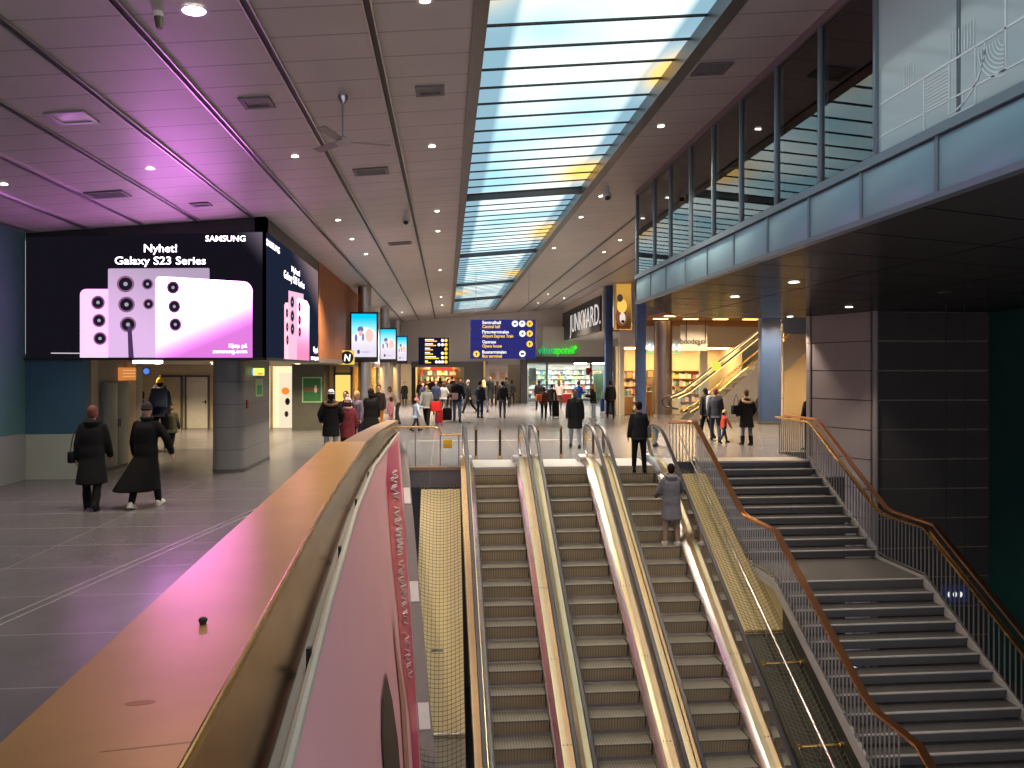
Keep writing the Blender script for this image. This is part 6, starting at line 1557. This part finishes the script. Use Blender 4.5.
m_ = put('man in a black jacket and jeans pulling a black suitcase mid hall', 457, 421, 377, 175, 'pull', kind='jacket', top=(.015, .017, .022), legs=(.08, .12, .22), hair='short')
bag(local(m_, (.12, .17, .86)), 'pale pink bag carried in front of the man with the black suitcase', (.55, .36, .34), .40, .30, .14, 175)
suitcase(fl(447.5, 421.5), 'black suitcase beside the man with the pink bag', (.012, .012, .014), .62, .42, 0)
put('person in black striding left past the far shop wall', 469, 413, 379, 80, 'walk', kind='jacket', top=BLK, legs=BLK, hair='beanie', hc=(.25, .22, .2))
put('man in navy jacket and dark jeans standing mid hall', 480, 418, 381, -30, 'wait', kind='jacket', top=(.02, .025, .045), legs=(.02, .03, .07), hair='short')
put('woman with pale blond hair just right of the man in navy', 484, 412, 380, 20, 'slow', kind='jacket', top=(.05, .05, .035), legs=JEAN, hair='long', hc=(.62, .48, .26))
put('man in an open dark overcoat walking forward below the portrait posters', 490, 406, 376, 178, 'slowm', kind='coat', top=(.02, .022, .025), legs=(.05, .035, .03), hair='short', hc=(.12, .07, .05))
m_ = put('man with a dark backpack and blue jeans walking away mid hall', 502.5, 417.5, 381, -10, 'slow', kind='jacket', top=(.02, .022, .028), legs=JEAN, hair='short')
backpack(m_, 'black backpack on the man in jeans mid hall', (.02, .022, .026), .30, .42, .15)
put('taller dark coated person behind the man with the backpack', 506.5, 407, 377, 5, 'stand', kind='parka', top=(.016, .018, .016), legs=BLK, hair='short')
put('person in black beside the dark pier of the pharmacy', 512, 405, 380, 10, 'wait', kind='jacket', top=BLK, legs=BLK, hair='bob')
put('shorter dark person left of the man with the backpack', 497.5, 406, 381, 0, 'stand', kind='parka', top=(.03, .02, .018), legs=BLK, hair='long', hc=(.05, .025, .015))
# ---- in front of the pharmacy
put('bulky person in a black coat at the left of the pharmacy front', 539, 410, 380, 5, 'slow', kind='puffer', top=BLK, legs=BLK, hair='bob', hc=(.02, .01, .01))
m_ = put('person with an orange bag walking away before the pharmacy', 544, 418, 386, -12, 'walk', kind='jacket', top=(.10, .04, .03), legs=BLK, hair='bob', hc=(.07, .03, .02))
bag(local(m_, (-.24, -.1, .92)), 'rust orange bag on the walker before the pharmacy', (.60, .16, .05), .36, .34, .14, 20)
m_ = put('person in a dark green jacket pulling a tall black suitcase to the pharmacy', 552, 415, 383, 0, 'walkm', kind='jacket', top=(.025, .03, .025), legs=BLK, hair='short')
suitcase(fl(555.5, 417.5), 'tall black suitcase behind the person in the dark green jacket', (.012, .012, .013), .85, .34, 0)
bag(local(m_, (-.28, 0, .88)), 'purple bag beside the person with the tall suitcase', (.08, .05, .16), .28, .30, .12, 10)
put('long haired woman looking into the pharmacy window', 559, 408, 380, -10, 'stand', kind='jacket', top=(.60, .40, .38), legs=DGR, hair='long', hc=(.07, .035, .02))
p_ = put('man in a black winter coat and light jeans coming towards the escalators', 575, 447, 388, 172, 'slow', kind='parka', top=(.015, .016, .018), legs=(.36, .42, .50), hair='short', hc=(.015, .012, .012), skin=pm('deep_skin', (.16, .085, .06), .5), shoes=BLK)
put('person in a bright blue jacket using a phone before the pharmacy', 578.5, 414, 381, -60, 'phone', kind='jacket', top=(.04, .09, .48), legs=DGR, hair='short', hc=(.16, .07, .05))
put('blond woman in a black jacket and light jeans facing the pharmacy door', 593.5, 419.5, 384, 70, 'phone', kind='jacket', top=(.012, .012, .013), legs=LJEAN, hair='long', hc=(.48, .32, .16), shoes=(.5, .48, .46))
put('man all in black walking away beside the tall blue column', 610.5, 418, 380.5, -6, 'slow', kind='jacket', top=BLK, legs=BLK, hair='short')
suitcase(fl(603, 412.5), 'small blue suitcase left of the man beside the tall blue column', (.03, .05, .16), .78, .3, 0)
# ---- right side
w = put('couple walker with dark hair carrying a grey backpack', 706, 439, 388, 25, 'slow', kind='jacket', top=(.03, .03, .035), legs=BLK, hair='bob', hc=(.015, .01, .01))
backpack(w, 'light grey backpack on the dark haired walker', (.30, .31, .33), .34, .52, .2, .98)
put('taller walker in a dark slate jacket beside the grey backpack', 715.5, 441, 386.5, -20, 'walk', kind='jacket', top=(.05, .055, .07), legs=(.04, .055, .09), hair='short', hc=(.20, .08, .06))
put('small child in a red top and dark trousers beside the couple', 724, 443, 410, -80, 'cwalk', kind='sweater', top=(.45, .06, .04), legs=(.03, .035, .06), hair='short', hat='beanie', hatc=(.52, .40, .22))
w = put('woman in a black winter coat with a large fur hood and jeans', 746.5, 445, 390, 4, 'pocket', kind='parka', top=(.012, .012, .013), legs=(.16, .18, .22), hair='bun', hc=(.10, .05, .03), extra='fur', extrac=(.40, .27, .16), boot=True)
bag(local(w, (-.34, .02, .98)), 'black shoulder bag on the woman with the fur hood', BLK, .30, .28, .16, 15)
# ---- on the right escalator
yy = 18.52; p = fl(642, 470); p = Vector((EX(4.72, 18.4), 18.44, zn(18.33)))
m_ = person('man in a black jacket and black trousers stepping off the right escalator', p, 1.73, 4, 'stand', kind='jacket', top=(.022, .022, .026), legs=(.010, .010, .011), hair='short', hc=(.015, .012, .012), shoes=BLK)
bag(local(m_, (.27, .02, .86)), 'grey shoulder bag on the man in black on the escalator', (.16, .16, .17), .26, .30, .1, 80)
ys_ = 12.73-2.4
best = None
k = 0
while 12.73-2.4+.4*k < 18:
    y_ = 12.73-2.4+.4*k; pt = Vector((EX(4.90, y_), y_+.14, zn(y_))); d_ = pt.x*S+pt.y*C; yp = 370-F*(pt.z-HC)/d_
    if best is None or abs(yp-543) < best[0]: best = (abs(yp-543), pt, d_)
    k += 1
pt, d_ = best[1], best[2]
person('woman in a grey hooded quilted coat and beige trousers standing on the right escalator', pt, 1.78, 2, 'rail', kind='parka', top=(.16, .16, .18), legs=(.34, .24, .17), hair='short', hc=(.015, .010, .009), extra='hood', extrac=(.19, .19, .21), shoes=(.55, .52, .48))
# ---- inside the right shop, and the far crowd
put('shopper in an orange brown coat seen below the rising escalator rail', 681, 408, 380, 170, 'stand', kind='coat', top=(.35, .14, .06), legs=BRN, hair='short', hc=BRN)
put('shopper in dark green beside the start of the rising escalator', 696, 408, 379, 20, 'stand', kind='coat', top=(.08, .08, .05), legs=DGR, hair='bob', hc=BRN)
rnd = random.Random(11)
CL = [BLK, (.03, .02, .02), NAVY, (.05, .05, .055), (.09, .03, .02), (.02, .03, .025), (.12, .10, .10), (.03, .03, .05)]
NM = ['black', 'dark brown', 'navy', 'charcoal', 'russet', 'dark green', 'taupe', 'blue black']
k = 0
for (x, y, ht, ci, ps, hr, pl) in [(420, 404, 381, 0, 'stand', 'short', 'at the left edge'), (425, 404.5, 379, 4, 'wait', 'bob', 'second from the left edge'), (430, 404, 379, 1, 'stand', 'short', 'left of the middle'), (434.5, 403.6, 378, 2, 'pocket', 'short', 'in the middle'), (440, 404, 378, 6, 'stand', 'long', 'right of the middle'), (448, 404.5, 378.5, 5, 'slow', 'short', 'behind the grey jacket'), (452, 404, 377, 0, 'stand', 'beanie', 'tallest, near the right edge'), (456, 405, 377.5, 3, 'wait', 'short', 'at the right edge'), (461, 405.5, 378, 7, 'slow', 'bob', 'just outside the right edge'), (423, 408, 383, 2, 'wait', 'short', 'nearer row, left'), (449, 408, 379, 1, 'stand', 'bob', 'nearer row, right')]:
    put('person in %s before the far amber shop, %s' % (NM[ci], pl), x, y, ht, rnd.choice([0, 10, -15, 170, 190]), ps, kind='jacket', top=CL[ci], legs=rnd.choice([BLK, DGR, JEAN]), hair=hr, hc=rnd.choice([DBR, BRN, DBR]), group='far crowd'); k += 1
p = fl(806.5, 452); p = Vector((9.95, 21.6, 0)); p = atd(806, 0, 22.6); person('person mostly hidden behind the mauve panelled corner wall', Vector((p.x+.12, p.y, 0)), 1.72, 20, 'stand', kind='jacket', top=BLK, legs=BLK)
# ================================================================== light and camera
w_ = bpy.data.worlds.new('world'); SC.world = w_; w_.use_nodes = True
bg = w_.node_tree.nodes['Background']; bg.inputs[0].default_value = (.75, .72, .80, 1); bg.inputs[1].default_value = .92
cam = bpy.data.cameras.new('camera'); co = bpy.data.objects.new('camera', cam); COL.objects.link(co)
cam.lens = 27.; cam.sensor_width = 36.; cam.shift_y = -14/1024; cam.clip_start = .05; cam.clip_end = 200
co.location = (0, 0, HC); co.rotation_euler = (PI/2, 0, -YAW)
SC.camera = co
vs_ = SC.view_settings; vs_.view_transform = 'Standard'; vs_.look = 'None'; vs_.gamma = 1.; vs_.use_curve_mapping = False; vs_.exposure = .36
SC.display_settings.display_device = 'sRGB'
SC.cycles.max_bounces = 8; SC.cycles.diffuse_bounces = 4; SC.cycles.glossy_bounces = 4; SC.cycles.transparent_max_bounces = 16
SC.cycles.use_denoising = True; SC.cycles.sample_clamp_indirect = 4.; SC.cycles.caustics_reflective = False; SC.cycles.caustics_refractive = False
